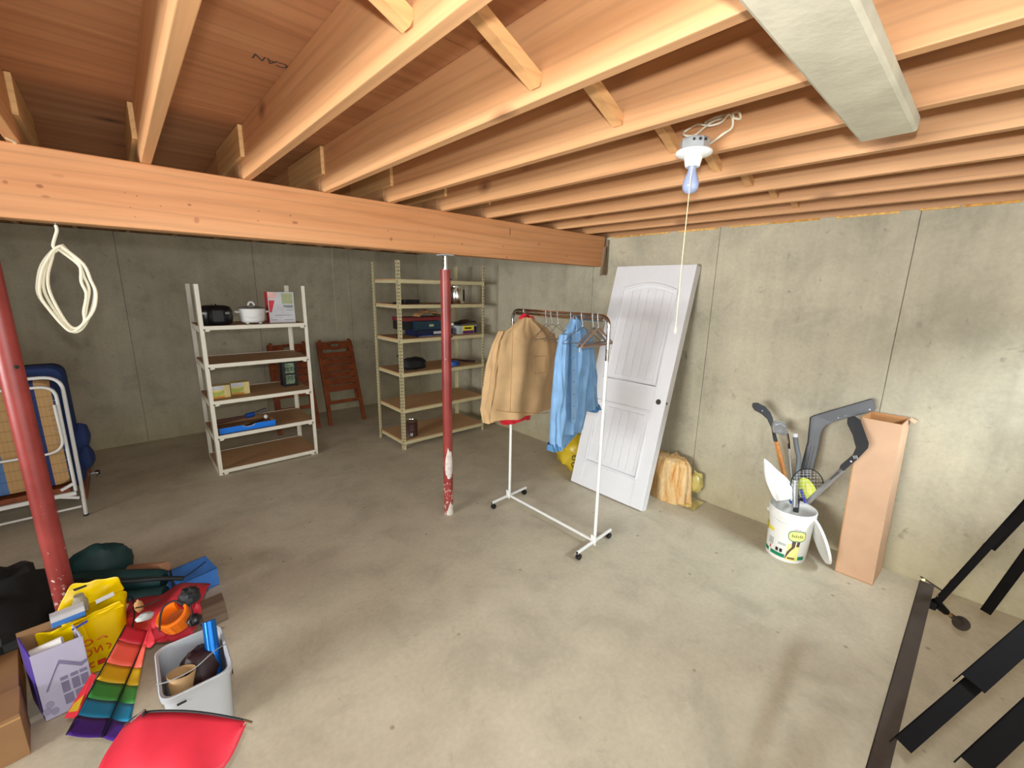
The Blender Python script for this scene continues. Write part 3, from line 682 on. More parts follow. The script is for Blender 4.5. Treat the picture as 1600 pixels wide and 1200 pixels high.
slab(s0, s1, 0, .115, .018, .030, 'bottom_rail', M['door']); slab(s0, s1, .395, .50, .018, .030, 'lock_rail', M['door'])
# top rail with an arched lower edge
pts = [DP(s0, 1, .018), DP(s0, .895, .018)]+[DP(s0+(s1-s0)*k/12, .895+.028*math.sin(PI*k/12), .018) for k in range(1, 12)]+[DP(s1, .895, .018), DP(s1, 1, .018)]
MB().prism(pts, dn*.012).build('top_rail', M['door'], t)
def pan(h0, h1, arch):
    n = 6
    b = MB()
    for k in range(n):
        a = s0+.05+(s1-s0-.1)*k/n+.007; c = s0+.05+(s1-s0-.1)*(k+1)/n-.007
        top = lambda s: h1-.018+(arch*.9*math.sin(PI*(s-s0)/(s1-s0)) if arch else 0)
        pp = [DP(a, h0+.018, .018), DP(c, h0+.018, .018), DP(c, top(c), .018), DP((a+c)/2, top((a+c)/2), .018), DP(a, top(a), .018)]
        MB().prism(pp, dn*.009).build('panel_plank', M['door'], t, bev=.003)
    ring = [DP(s0, h0, .026), DP(s1, h0, .026)]+[DP(s1-(s1-s0)*k/12, h1+(arch*math.sin(PI*k/12) if arch else 0), .026) for k in range(13)]
    MB().tube(fillet(ring, .002, 2, True) if not arch else ring, .0135, 8, closed=True).build('panel_moulding', M['door'], t, smooth=True)
pan(.50, .895, .028); pan(.115, .395, 0)
MB().cyl(DP(.085, .442, .0295), DP(.085, .442, .0312), .024, 18).build('bore_hole', M['doorgap'], t, smooth=True)
yc = DP(0, .442, 0)
MB().cyl(yc+V(0, .001, 0)+dn*.009, yc-V(0, .0012, 0)+dn*.009, .012, 14).build('latch_hole', M['doorgap'], t, smooth=True)

# ------------------------------------------------------------------ insulation and yellow bag behind the door
t = thing('insulation_batt', (-.25, -4.9, 0), 'rolled orange yellow fibreglass batt standing by the foot of the white door', 'insulation')
b = MB(); rows = []
for i in range(25):
    a = PI*1.04*i/24; rows.append([])
rows = []
N = 90
for i in range(15):
    z = .40*i/14; row = []
    for k in range(N+1):
        a = 2*PI*k/N; rx, ry = .125, .205
        q = 1+.07*noise.noise(V(math.cos(a)*2.5, math.sin(a)*2.5, z*5))+.03*noise.noise(V(math.cos(a)*9, math.sin(a)*9, z*14))
        for a0, w_, d_ in ((4.02, .10, .20), (4.55, .13, .26), (3.30, .09, .12), (5.2, .12, .18)): q -= d_*math.exp(-((a-a0-.12*math.sin(z*9+a0))/w_)**2)*(.55+.45*(1-z/.4))
        tp = 1-.22*max(0, (z-.31)/.09)**2.5-.05*abs(noise.noise(V(a*3, z*12, 4)))
        row.append(V(-.17+rx*q*tp*math.cos(a)-.03*z, -4.80+ry*q*tp*math.sin(a)+.10*z, .001+z*(1+.10*noise.noise(V(a*2.5, 1, 8)))))
    rows.append(row)
cz = V(-.17, -4.76, .405); rows.append([cz.copy() for _ in range(N+1)])
b.sheet(rows).build('batt', M['insul'], t, smooth=True, ang=80)
MB().blob((-.08, -4.985, .19), (.07, .06, .095), .3, 4, 10, 14, 2.5).build('film_end', M['plastic_film'], t, smooth=True)
b = MB(); rows = [[V(-.26+.20*i/5+.01*math.sin(k*2.1), -5.07+.19*k/6, .006+.018*abs(math.sin(i*1.7+k*1.3))) for k in range(7)] for i in range(6)]
b.sheet(rows).build('film_scrap', M['plastic_film'], t, smooth=True)
t = thing('yellow_sack', (-.32, -3.72, 0), 'yellow plastic sack on the floor behind the left edge of the white door', 'sack')
MB().blob((-.33, -3.76, .17), (.16, .20, .20), .22, 8, 16, 24, 1.8, -.169).build('sack', M['yellow_bag'], t, smooth=True)
c = V(-.46, -3.87, .14)
b = MB()
for k in range(2): b.tube(arc(c+V(-.03, -.035, .05-.075*k), .024, .4, 5.2, 10, V(.5, -.8, 0).normalized(), V(0, 0, 1)), .005, 5)
b.build('printed_mark', M['dark'], t)

# ------------------------------------------------------------------ clothes rack
t = thing('clothes_rack', (-1.37, -4.37, 0), 'white and chrome wheeled clothes rack in front of the leaning door', 'clothes rack')
xr_, yA, yB, zT = -1.37, -3.895, -4.84, 1.705
MB().cyl((xr_, yA, .05), (xr_, yA, 1.42), .0115, 14).build('post', M['white_paint'], t, smooth=True)
MB().cyl((xr_, yB, .05), (xr_, yB, 1.42), .0115, 14).build('post', M['white_paint'], t, smooth=True)
path = fillet([V(xr_, yA, 1.41), V(xr_, yA, zT), V(xr_, yB, zT), V(xr_, yB, 1.41)], .075, 8)
MB().tube(path, .0125, 14).build('hanging_rail', M['chrome'], t, smooth=True)
MB().cyl((xr_, yA-.045, zT-.027), (xr_, yB+.045, zT-.027), .0125, 12).build('lower_rail', M['chrome'], t, smooth=True)
for y in (yA, yB):
    MB().cyl((xr_-.215, y-.012, .062), (xr_+.215, y+.012, .062), .0125, 12).build('foot', M['white_paint'], t, smooth=True)
    for s in (-1, 1):
        c = V(xr_+s*.195, y+s*.011, .023); k = MB(); k.cyl(c-V(0, .012, 0), c+V(0, .012, 0), .022, 14); k.cyl(c+V(0, 0, .01), c+V(0, 0, .036), .008, 8)
        k.build('caster', M['black'], t, smooth=True)
    k = MB(); k.box((xr_-.018, y, .075), (.006, .045, .075)); k.build('bracket', M['white_paint'], t, bev=.002)
    for s in (-1, 1): MB().cyl((xr_+s*.2149, y+s*.012, .062), (xr_+s*.2165, y+s*.012, .062), .0105, 10).build('tube_plug', M['black'], t)
MB().cyl((xr_, yA, .058), (xr_, yB, .058), .0115, 12).build('base_bar', M['white_paint'], t, smooth=True)

# garments: lofted shells hanging across the rail
def shell(rows, y, thick, fold, nf, seed, mat, name, par, cols=26, up=6, yshift=0.0):
    R = []
    for i in range(len(rows)-1):
        for k in range(up):
            s = k/up; s2 = s*s*(3-2*s)*.35+s*.65
            R.append(tuple(rows[i][j]*(1-s2)+rows[i+1][j]*s2 for j in range(3)))
    R.append(rows[-1]); out = []
    for i, (z, xl, xr2) in enumerate(R):
        f = min(1, i/len(R)*1.6+.08); row = []
        for k in range(cols+1):
            s = k/cols; e = math.sin(PI*s)**.55 if 0 < s < 1 else 0
            row.append(V(xl+(xr2-xl)*s, y+yshift*i/len(R)-thick*e*(.6+.4*f)-fold*f*e*math.sin(nf*s*PI*2+seed+z*1.3+1.4*noise.noise(V(s*2, z*1.5, seed)))-.02*noise.noise(V(s*6, z*4, seed))-.008*noise.noise(V(s*13, z*11, seed+4)), z+.006*math.sin(s*9+seed)*f))
        for k in range(cols-1, 0, -1):
            s = k/cols; e = math.sin(PI*s)**.55
            row.append(V(xl+(xr2-xl)*s, y+yshift*i/len(R)+thick*e*(.6+.4*f)+fold*f*e*math.sin(nf*s*PI*2+seed+2), z+.006*math.sin(s*7)))
        row.append(row[0].copy()); out.append(row)
    return MB().sheet(out).build(name, mat, par, smooth=True, ang=75)
def gp(v, uL, uR, y):      # a garment row seen at photo height v between columns uL and uR, in the hanger plane
    a = U(uL, v, 1, y); c = U(uR, v, 1, y); return ((a.z+c.z)/2, a.x, c.x)
yJ = -4.04
t = thing('jacket', U(822, 500, 1, yJ), 'tan canvas jacket with red lining on the clothes rack', 'jacket')
shell([gp(496, 815, 829, yJ), gp(503, 806, 838, yJ), gp(515, 791, 856, yJ), gp(530, 783, 868, yJ), gp(560, 779, 872, yJ), gp(600, 775, 868, yJ), gp(630, 768, 862, yJ), gp(648, 766, 859, yJ)], yJ, .055, .018, 2.6, 1, M['jacket'], 'body', t)
shell([gp(518, 789, 800, yJ), gp(540, 778, 797, yJ), gp(570, 769, 792, yJ), gp(610, 763, 788, yJ), gp(640, 760, 785, yJ), gp(662, 764, 782, yJ)], yJ+.07, .045, .008, 1.2, 3, M['jacket'], 'sleeve', t)
shell([gp(522, 862, 871, yJ), gp(550, 862, 880, yJ), gp(600, 858, 880, yJ), gp(640, 854, 874, yJ)], yJ+.05, .04, .008, 1.2, 5, M['jacket'], 'sleeve', t)
shell([gp(610, 778, 838, yJ), gp(645, 776, 834, yJ), gp(661, 790, 833, yJ)], yJ+.035, .012, .004, 1.5, 2, M['lining'], 'lining', t, up=4)
MB().tube(curve([U(813, 499, 1, yJ), U(817, 494, 1, yJ), U(824, 492, 1, yJ), U(830, 496, 1, yJ), U(833, 501, 1, yJ)], 5), .018, 8).build('collar_lining', M['lining'], t, smooth=True)
pl = [U(833, 557, 1, yJ-.072), U(852, 556, 1, yJ-.072), U(852, 582, 1, yJ-.076), U(834, 584, 1, yJ-.076)]
MB().tube(pl, .0022, 5, closed=True).build('pocket_seam', plain('tan_seam', (160, 116, 64), .9), t, smooth=True)
b = MB(); b.tube(curve([U(802, 503, 1, yJ-.05), U(800, 560, 1, yJ-.07), U(797, 645, 1, yJ-.075)], 6), .0022, 5); b.tube(curve([U(775, 641, 1, yJ-.03), U(800, 644, 1, yJ-.074), U(840, 646, 1, yJ-.074), U(857, 645, 1, yJ-.03)], 6), .0022, 5)
b.build('seam', bpy.data.materials['tan_seam'], t, smooth=True)
yS = -4.52
t = thing('denim_shirt', U(898, 492, 1, yS), 'light blue denim shirt on the clothes rack, cuffs and tails hanging', 'shirt')
shell([gp(493, 896, 899, yS), gp(503, 893, 905, yS), gp(516, 884, 916, yS), gp(530, 876, 925, yS), gp(560, 872, 926, yS), gp(610, 868, 920, yS), gp(650, 866, 915, yS), gp(676, 866, 908, yS)], yS, .05, .026, 3.2, 4, M['denim'], 'body', t)
shell([gp(660, 867, 914, yS), gp(678, 867, 912, yS), gp(690, 869, 898, yS), gp(704, 872, 885, yS)], yS+.03, .02, .008, 2, 7, M['denim'], 'shirt_tail', t, up=4)
shell([gp(522, 873, 882, yS), gp(560, 865, 882, yS), gp(620, 860, 880, yS), gp(670, 858, 876, yS), gp(697, 857, 873, yS)], yS-.02, .05, .008, 1.3, 9, M['denim'], 'sleeve', t)
shell([gp(524, 914, 927, yS), gp(560, 916, 931, yS), gp(600, 917, 933, yS), gp(640, 918, 935, yS)], yS+.02, .045, .008, 1.3, 11, M['denim'], 'sleeve', t)
def cuff(v0, v1, a, c, yy): return shell([gp(v0, a, c, yy), gp(v1, a-.3, c+.3, yy)], yy, .052, .004, 1, 2, M['denim_dark'], 'cuff', t, up=3)
cuff(634, 641, 917.5, 935.5, yS+.02); cuff(692, 702, 856.5, 873.5, yS-.02)
b = MB(); b.hexa([U(893, 520, 1, yS-.062), U(899, 520, 1, yS-.062), U(900, 660, 1, yS-.074), U(893, 660, 1, yS-.074), U(893, 520, 1, yS-.066), U(899, 520, 1, yS-.066), U(900, 660, 1, yS-.078), U(893, 660, 1, yS-.078)])
b.build('placket', plain('pale_denim_placket', (128, 164, 200), .85, 0, .08), t)
MB().tube(curve([U(893.5, 520, 1, yS-.068), U(894, 560, 1, yS-.072), U(893, 600, 1, yS-.074), U(892.5, 662, 1, yS-.08)], 5), .0024, 5).build('front_edge', M['denim_dark'], t, smooth=True)
for a in ((896, 494, 889, 519, 884, 512), (899, 494, 901, 520, 911, 511)):
    p = [U(a[0], a[1], 1, yS-.045), U(a[2], a[3], 1, yS-.072), U(a[4], a[5], 1, yS-.06)]
    MB().prism(p, V(0, -.006, 0)).build('collar', M['denim'], t)
MB().hexa([U(904, 543, 1, yS-.064), U(909, 543, 1, yS-.064), U(909, 550, 1, yS-.066), U(904, 550, 1, yS-.066), U(904, 543, 1, yS-.068), U(909, 543, 1, yS-.068), U(909, 550, 1, yS-.07), U(904, 550, 1, yS-.07)]).build('tag', M['shirt_label'], t)
b = MB()
for v in range(540, 660, 19):
    c = U(896.5, v, 1, yS-.079); b.cyl(c, c-V(0, .003, 0), .0045, 8)
b.build('button', M['denim_dark'], t)
# hangers
def hanger(y, w, drop, r, mat, label, rz=0, name='wire_hanger', flat=False):
    c = V(xr_, y, zT); t = thing(name, c, label, 'hanger', 'hangers on the clothes rack')
    hook = arc(c+V(0, 0, .004), .0185, -.4, PI*1.0, 9, V(1,0,0), V(0,0,1))
    hook = [V(xr_+.017, y, zT-.012)]+hook+[V(xr_-.012, y, zT-.035), V(xr_, y, zT-.06), V(xr_, y, zT-.085)]
    MB().tube(hook, min(r, .0028), 6).build('hook', M['steel'], t, smooth=True)
    tri = fillet([V(xr_, y, zT-.08), V(xr_-w, y, zT-.08-drop), V(xr_+w, y, zT-.08-drop)], .03, 4, True)
    MB().tube(tri, r, 7, closed=True).build('frame', mat, t, smooth=True)
    t.rotation_euler.z = rz
    return t
hw = plain('grey_steel_wire', (112, 104, 98), .4, .6)
for i, (y, rz, lb) in enumerate(((-4.035, .0, 'wire hanger inside the tan jacket'), (-4.27, .3, 'empty wire hanger next to the tan jacket'), (-4.33, -.25, 'empty wire hanger second from the tan jacket'), (-4.39, .15, 'empty wire hanger nearest the denim shirt, between it and the jacket'), (-4.52, .0, 'wire hanger inside the denim shirt'))):
    hanger(y, .19, .115, .0018, hw, lb, rz)
hanger(-4.62, .195, .115, .0022, hw, 'empty wire hanger just behind the grey plastic hanger', -.12)
hanger(-4.71, .20, .115, .0085, plain('grey_brown_plastic', (118, 110, 106), .4), 'thick grey plastic hanger near the end of the rail', .12, 'plastic_hanger')
hanger(-4.755, .195, .12, .0075, plain('brown_hanger_wood', (142, 112, 92), .5), 'brown wooden hanger at the end of the rail by the bend', .05, 'wooden_hanger')

# ------------------------------------------------------------------ ceiling lamp with pull string
LC = V(-2.078, -5.665, 0)
t = thing('ceiling_lamp', (LC.x, LC.y, 2.2), 'bare bulb lamp holder with pull string under the joists', 'lamp')
MB().lathe([(0, 2.425), (.050, 2.425), (.052, 2.42), (.052, 2.385)], LC, 8, Matrix.Rotation(.3, 3, 'Z')).build('junction_box', M['steel'], t)
for a in (3.55, 3.95, 4.35):
    c = LC+V(.052*math.cos(a), .052*math.sin(a), 2.412); MB().cyl(c, c*1+V(.004*math.cos(a), .004*math.sin(a), 0), .005, 8).build('knockout_hole', M['dark'], t)
MB().lathe([(.0, 2.386), (.062, 2.386), (.066, 2.380), (.064, 2.372), (.05, 2.367), (.033, 2.363), (.027, 2.334), (.0255, 2.330), (.02, 2.330), (.0, 2.335)], LC, 28).build('lamp_holder', M['porcelain'], t, smooth=True, ang=60)
MB().lathe([(.014, 2.336), (.0145, 2.318), (.018, 2.306), (.0265, 2.286), (.030, 2.268), (.028, 2.252), (.019, 2.241), (.008, 2.2365), (0, 2.236)], LC, 26).build('bulb', M['bulb'], t, smooth=True, ang=80)
MB().cyl(LC+V(0, 0, 2.342), LC+V(0, 0, 2.322), .0125, 12).build('bulb_cap', M['alu'], t, smooth=True)
so_ = LC+V(-.031, -.014, 0)
MB().tube([so_+V(0, 0, 2.365), so_+V(-.003, 0, 2.0), so_+V(0, 0, 1.72)], .0016, 5).build('pull_string', M['string'], t)
MB().lathe([(0, 1.735), (.004, 1.73), (.005, 1.715), (0, 1.70)], so_, 8).build('string_bead', M['string'], t, smooth=True)
yc_ = lambda u, v: U(u, v, 0, -1.985)
loop = [(1108, 226), (1118, 222), (1135, 212), (1144, 200), (1147, 186), (1143, 182), (1128, 191), (1112, 198), (1096, 197), (1080, 200), (1072, 208), (1075, 214), (1085, 212), (1102, 202), (1118, 193), (1134, 183), (1152, 177), (1160, 180), (1157, 186), (1149, 186), (1150, 181), (1143, 179), (1124, 184), (1106, 195)]
o = MB().tube(curve([yc_(u, v)-V(.012*(i % 3)+.004, 0, 0) for i, (u, v) in enumerate(loop)], 4), .0042, 6).build('lamp_cable', M['wirewhite'], smooth=True); tag(o, 'white cable looped on the joist face above the bulb lamp', 'cable')
# second pull string for a lamp behind the beam
o = MB().tube([V(-1.545, -.45, ZJ), V(-1.545, -.45, 1.25)], .0018, 5).build('pull_string', M['string']); tag(o, 'thin pale pull string hanging near the back wall left of the beige shelves', 'string')

# ------------------------------------------------------------------ cables at the left
pc = lambda u, v, o=0: U(u, v, 1, -3.70-o)
t = thing('cable_coil', pc(88, 352), 'coil of white cable hanging from a nail under the beam', 'cable')
MB().tube([V(pc(87, 352).x, -3.70, 2.125), V(pc(87, 352).x, -3.70, 2.10), V(pc(87, 352).x, -3.712, 2.095)], .003, 6).build('nail', M['steel'], t)
pts = [(87, 352), (89, 360), (86, 371), (83, 384), (88, 391), (84, 394)]
MB().tube(curve([pc(u, v, .01) for u, v in pts], 5), .0062, 7).build('tail', M['wirewhite'], t, smooth=True)
for i, (L_, R_, T_, B_) in enumerate((((59, 438), (148, 455), (92, 386), (117, 519)), ((68, 432), (139, 452), (90, 389), (116, 516)), ((75, 428), (135, 460), (97, 383), (118, 513)), ((62, 440), (150, 458), (95, 384), (113, 518)))):
    q = [T_, ((T_[0]+R_[0])//2+8, (T_[1]*.62+R_[1]*.38)), (R_[0]-8, R_[1]-20), R_, (R_[0]-4, R_[1]+27), (B_[0]+14, B_[1]-9), B_, (B_[0]-14, B_[1]-9), ((L_[0]*.6+B_[0]*.4)-6, (L_[1]*.45+B_[1]*.55)), (L_[0]+1, L_[1]+22), L_, (L_[0]+6, L_[1]-24), (T_[0]-12, T_[1]+8)]
    MB().tube(curve([pc(u, v, .006*i) for u, v in q]+[pc(*q[0], .006*i)], 4)[:-1], .0062, 7, closed=True).build('loop', M['wirewhite'], t, smooth=True)
pb = [U(-40, 165, 1, -4.1), U(-6, 190, 1, -3.98), U(8, 212, 1, -3.86), U(24, 222, 1, -3.80), V(-3.98, -3.74, 2.407), V(-3.86, -3.60, 2.407)]
o = MB().tube(curve(pb, 6), .0055, 6).build('ceiling_cable', M['wirewhite'], smooth=True); tag(o, 'white cable dropping from the joists onto the beam at far left', 'cable')

# ------------------------------------------------------------------ folded cot behind the left post
t = thing('folding_cot', (-4.55, -1.75, 0), 'folded white metal cot with a blue and tan striped mattress behind the red post', 'cot')
yc = -1.85
pcot = lambda u, v, o=0: U(u, v, 1, yc-o)
W_ = M['white_paint']; xl = -5.02
xm = 2*-4.60
mir = lambda p: V(xm-p.x, p.y, p.z)
a = [V(-4.185, yc, .0), pcot(122, 745), pcot(110, 665), pcot(98, 615), V(-4.27, yc, 1.15)]
MB().tube(fillet([V(-4.175, yc, .0), V(-4.165, yc, .34), V(-4.155, yc, 1.155), V(-5.045, yc, 1.155), V(-5.035, yc, .34), V(-5.025, yc, .0)], .11, 8), .0125, 12).build('frame_tube', W_, t, smooth=True)
MB().tube(fillet([V(-4.20, yc-.035, .24), V(-4.195, yc-.035, 1.09), V(-5.005, yc-.035, 1.09), V(-5.0, yc-.035, .24)], .09, 8), .011, 12).build('inner_tube', W_, t, smooth=True)
MB().tube(fillet([V(-4.215, yc-.05, .95), V(-4.21, yc-.05, .575), V(-4.99, yc-.05, .575), V(-4.985, yc-.05, .95)], .11, 8), .009, 10).build('support_loop', W_, t, smooth=True)
MB().bar((-4.20, yc-.02, .215), (-5.0, yc-.02, .215), .026, .03).build('bottom_rail', W_, t, bev=.003)
MB().cyl((-4.19, yc, .085), (-5.01, yc, .085), .009, 10).build('foot_rail', W_, t, smooth=True)
for s in (0, 1):
    f = (lambda p: p) if not s else mir
    MB().bar(f(V(-4.19, yc-.02, .17)), f(V(-4.31, yc-.02, .215)), .018, .02).build('brace', W_, t)
    MB().bar(f(V(-4.20, yc-.02, .30)), f(V(-4.28, yc-.02, .26)), .018, .02).build('brace', W_, t)
    c = f(V(-4.175, yc, 0)); MB().cyl(c, c+V(0, 0, .012), .017, 10).build('foot_cap', M['black'], t)
rows = []
def pad(y0, y1, x0, x1, z0, z1, name, mat, r=.09):
    n = 40; rows = []
    prof = [(y0+.03, .93), (y0+.005, .985), (y0, 1.0) , (y1, 1.0), (y1-.005, .985), (y1-.03+.03, .93)]
    out = fillet([V(x0, 0, z0), V(x1, 0, z0), V(x1, 0, z1), V(x0, 0, z1)], r, 6, True); cx, cz = (x0+x1)/2, (z0+z1)/2
    rr = []
    for yy, k in ((y0+.0, .90), (y0+.0, .96), (y0+.03, 1), (y1-.03, 1), (y1, .96)):
        rr.append([V(cx+(p.x-cx)*k, yy, cz+(p.z-cz)*k) for p in out]); rr[-1].append(rr[-1][0].copy())
    cap = [V(cx, y0, cz)]*len(rr[0]); capb = [V(cx, y1, cz)]*len(rr[0])
    return MB().sheet([cap]+rr+[capb]).build(name, mat, t, smooth=True, ang=40)
pad(yc+.03, yc+.15, -4.99, -4.20, .28, 1.13, 'mattress', M['plaid'])
pad(yc+.16, yc+.34, -5.04, -4.145, .20, 1.22, 'mattress_fold', M['navy'])
for i, (z0, z1) in enumerate(((.34, .52), (.53, .70))): MB().blob((-4.13, yc+.22, (z0+z1)/2), (.06, .08, .11), .15, i, 8, 12).build('mattress_bulge', M['navy'], t, smooth=True)
MB().b2((-4.98, yc+.01, .225), (-4.23, yc+.20, .265)).build('base_board', M['redwood'], t, bev=.003)
b = MB()
for z in (.42, .50, .58, .66, .74, .82, .90, .98): b.cyl((-4.20, yc-.03, z), (-4.26, yc+.02, z-.004), .0022, 5)
o = b.build('spring_wire', M['steel'], t); o['kind'] = 'stuff'
MB().cyl((-4.115, -.95, .05), (-4.20, -.95, .05), .012, 8).build('axle', M['steel'], t)
for r_, y_, m_, nm in ((.036, -.95, M['chrome'], 'caster'), (.020, -.95, M['black'], 'caster_hub')): MB().cyl((-4.135+(.0 if r_ > .03 else .012), y_, .05), (-4.115+(.0 if r_ > .03 else .012), y_, .05), r_, 14).build(nm, m_, t, smooth=True)
MB().b2((-4.20, -1.62, .05), (-4.165, -.90, .16)).build('wooden_rail', M['redwood'], t, bev=.004)

# ------------------------------------------------------------------ bucket with sticks
BC = V(-.335, -5.80, 0); R0, R1, HB = .125, .146, .375
t = thing('bucket', BC, 'white plastic pail with a yellow and green label, holding hockey sticks and rackets', 'bucket')
MB().lathe([(0, .006), (R0-.006, .006), (R1-.004, HB), (R1, HB), (R1+.003, HB-.006), (R1+.002, HB-.022), (R1-.003, HB-.026), (R1-.002, HB-.03), (R1+.002, HB-.034), (R1+.001, HB-.052), (R1-.004, HB-.055), (R1-.005, HB-.075), (R1-.009, HB-.078), (R0+.002, .01), (R0, 0), (0, 0)], BC, 40).build('pail', M['white_plastic'], t, smooth=True, ang=30)
def bp(a, z, off=.0012):
    r = R0+.002+(R1-.009-R0-.002)*(z-.01)/(HB-.088)+off; return BC+V(r*math.cos(a), r*math.sin(a), z)
A0 = math.atan2(CP.y-BC.y, CP.x-BC.x)          # side of the pail that faces the room
def decal(pts, mat, name, off=.0012, par=None):    # patch of (angle offset, z) quads on the pail wall
    (a0, a1, z0, z1) = pts; n = max(3, int(abs(a1-a0)*14))
    MB().sheet([[bp(A0+a0+(a1-a0)*k/n, z0, off) for k in range(n+1)], [bp(A0+a0+(a1-a0)*k/n, z1, off) for k in range(n+1)]]).build(name, mat, t, smooth=True)
decal((-1.30, -.92, .028, .056), M['green'], 'green_band'); decal((-.78, -.02, .028, .056), M['green'], 'green_band'); decal((.62, .98, .028, .056), M['green'], 'green_band')
decal((.03, .60, .022, .150), M['paleyellow'], 'yellow_field'); decal((.06, .58, .022, .042), M['yellow'], 'yellow_strip'); decal((.12, .46, .032, .044), M['brownprint'], 'bar_code', .0018)
decal((-1.62, -1.38, .03, .16), M['yellow'], 'side_yellow'); decal((-1.30, -.70, .196, .222), M['yellow'], 'yellow_streak'); decal((-1.55, -1.15, .185, .250), plain('olive_yellow_print', (196, 182, 40), .5), 'side_badge', .0016)
def decal_poly(pts, mat, name, off): # fan polygon
    c = (sum(p[0] for p in pts)/len(pts), sum(p[1] for p in pts)/len(pts)); n = len(pts)
    vs = [bp(A0+c[0], c[1], off)]+[bp(A0+a, z, off) for a, z in pts]
    MB().add(vs, [(0, 1+i, 1+(i+1) % n) for i in range(n)]).build(name, mat, t, smooth=True)
badge = [(.42+.44*math.cos(2*PI*k/24)*(1-.12*math.cos(4*PI*k/24)), .215+.036*math.sin(2*PI*k/24)*(1+.2*abs(math.cos(2*PI*k/24)))) for k in range(24)]
decal_poly([( .42+(a-.42)*1.08, .215+(z-.215)*1.16) for a, z in badge], M['green'], 'badge_border', .0016)
decal_poly(badge, M['paleyellow'], 'badge', .0022)
for k in range(6): decal((.16+.09*k, .22+.09*k, .205, .228-.006*(k % 2)), plain('olive_ink_%d' % k, (150, 160, 70), .5), 'badge_letter', .0028)
b_ = [(.16, .165), (.40, .17), (.38, .12), (.20, .085), (.08, .03), (-.02, .03), (.06, .085), (.22, .12)]
decal_poly([(.22, .172), (.40, .172), (.38, .128), (.24, .122)], M['brownprint'], 'brown_path', .002); decal_poly([(.24, .128), (.38, .128), (.20, .09), (.02, .028), (-.01, .03), (.06, .085)], M['brownprint'], 'brown_path', .002)
decal_poly([(.46, .172), (.60, .172), (.58, .135), (.44, .135)], M['brownprint'], 'brown_block', .002)
decal((-.98, -.66, .095, .150), M['greyprint'], 'text_block'); decal((-.40, -.02, .122, .140), M['greyprint'], 'text_block')
for a in (-.50, -.30): decal((a, a+.14, .065, .092), M['dark'], 'small_mark'); 
decal((-.86, -.78, .062, .088), plain('red_mark', (200, 70, 60), .5), 'red_mark'); decal((.22, .55, .262, .268), plain('pink_line', (214, 150, 160), .5), 'red_line')
b = MB(); hp = [bp(A0-1.45, HB-.06, .012)]+[bp(A0-.75+.9*k/8, HB-.072-.012*math.sin(PI*k/8), .008) for k in range(9)]+[bp(A0+1.5, HB-.06, .012)]
b.tube(curve(hp, 3), .0026, 6); b.build('wire_handle', M['white_plastic'], t, smooth=True)
MB().cyl(bp(A0-1.5, HB-.06, .002), bp(A0-1.5, HB-.06, .016), .011, 10).build('handle_lug', M['white_plastic'], t, smooth=True)
t = thing('pail_cover', (-.20, -6.03, 0), 'round white pail lid leaning on the wall side of the bucket', 'lid')
xl_ = (D(1270, 811, 2.98)-D(1290, 878, 2.93)).normalized(); rv = ray(1281, 845).normalized(); zl = (-RIGHT+FWD*(ray(1281, 845).dot(RIGHT)))-rv*.32; zl = (zl-xl_*zl.dot(xl_)).normalized(); yl_ = zl.cross(xl_)
Rl = Matrix((xl_, yl_, zl)).transposed()
MB().lathe([(0, 0), (.135, 0), (.15, .004), (.153, -.012), (.147, -.012), (.143, -.002), (0, -.004)], D(1281, 845, 2.965), 32, Rl).build('disc', M['white_plastic'], t, smooth=True, ang=50)
db = (V(BC.x, BC.y, .3)-CP).dot(FWD)
def Q2(u, v, o=0): return D(u, v, 3.06+o-max(0, u-1255)*.0038)
def Q(u, v, o=0): return D(u, v, db+o-max(0, u-1240)*.0026)
def blade(name, label, cat, outline, off, th, mats, QF=None):
    P = [(QF or Q)(u, v, off) for u, v in outline]; c = sum(P, V(0,0,0))/len(P)
    t = thing(name, c, label, cat)
    MB().prism(P, FWD*th).build('blade', mats, t, bev=.004)
    return t
# big goalie blade
t = blade('hockey_stick', 'wide black street hockey goalie blade standing highest in the white bucket', 'hockey stick',
    [(1250, 752), (1254, 725), (1263, 690), (1267, 652), (1273, 649), (1362, 623), (1366, 625), (1368, 640), (1364, 643), (1300, 660), (1289, 667), (1284, 675), (1279, 700), (1271, 733), (1262, 752)], .10, .014, M['stick_black'])
for u, v in ((1310, 652.5), (1322, 649.5), (1334, 646), (1346, 643), (1359, 640)): MB().cyl(Q(u, v, .0985), Q(u, v, .1005), .0048, 10).build('blade_hole', M['greyprint'], t, smooth=True)
for k in range(3): MB().bar(Q(1254+5*k, 735-1*k, .097), Q(1262+5*k, 697, .097), .004, .006).build('blade_rib', M['stick_black'], t)
MB().bar(Q(1256, 748, .105), Q(1244, 800, .105), .04, .02, FWD).build('shaft', M['stick_black'], t)
# aluminium shaft stick with black blade on the right
t = blade('hockey_stick', 'silver shafted hockey stick with short black blade leaning right out of the bucket', 'hockey stick',
    [(1311, 739), (1316, 727), (1335, 711), (1340, 700), (1335, 680), (1326, 662), (1327, 652), (1336, 650), (1345, 656), (1358, 692), (1357, 700), (1342, 716), (1318, 737)], .0, .016, M['stick_black'], Q2)
for k in range(3): MB().bar(Q2(1333+2.5*k, 712-.2*k, -.003), Q2(1335+2.5*k, 717-.2*k, -.003), .003, .003).build('white_print', M['boxwhite'], t)
MB().cyl(Q2(1330, 721, -.003), Q2(1330, 721, .002), .005, 8).build('screw', M['alu'], t)
MB().bar(Q2(1317, 734, .008), Q2(1262, 785, .008), .024, .03, FWD).build('shaft', M['alu'], t, bev=.004)
MB().bar(Q2(1310, 738, -.006), Q2(1297, 750, -.006), .004, .002, FWD).build('shaft_slot', M['dark'], t)
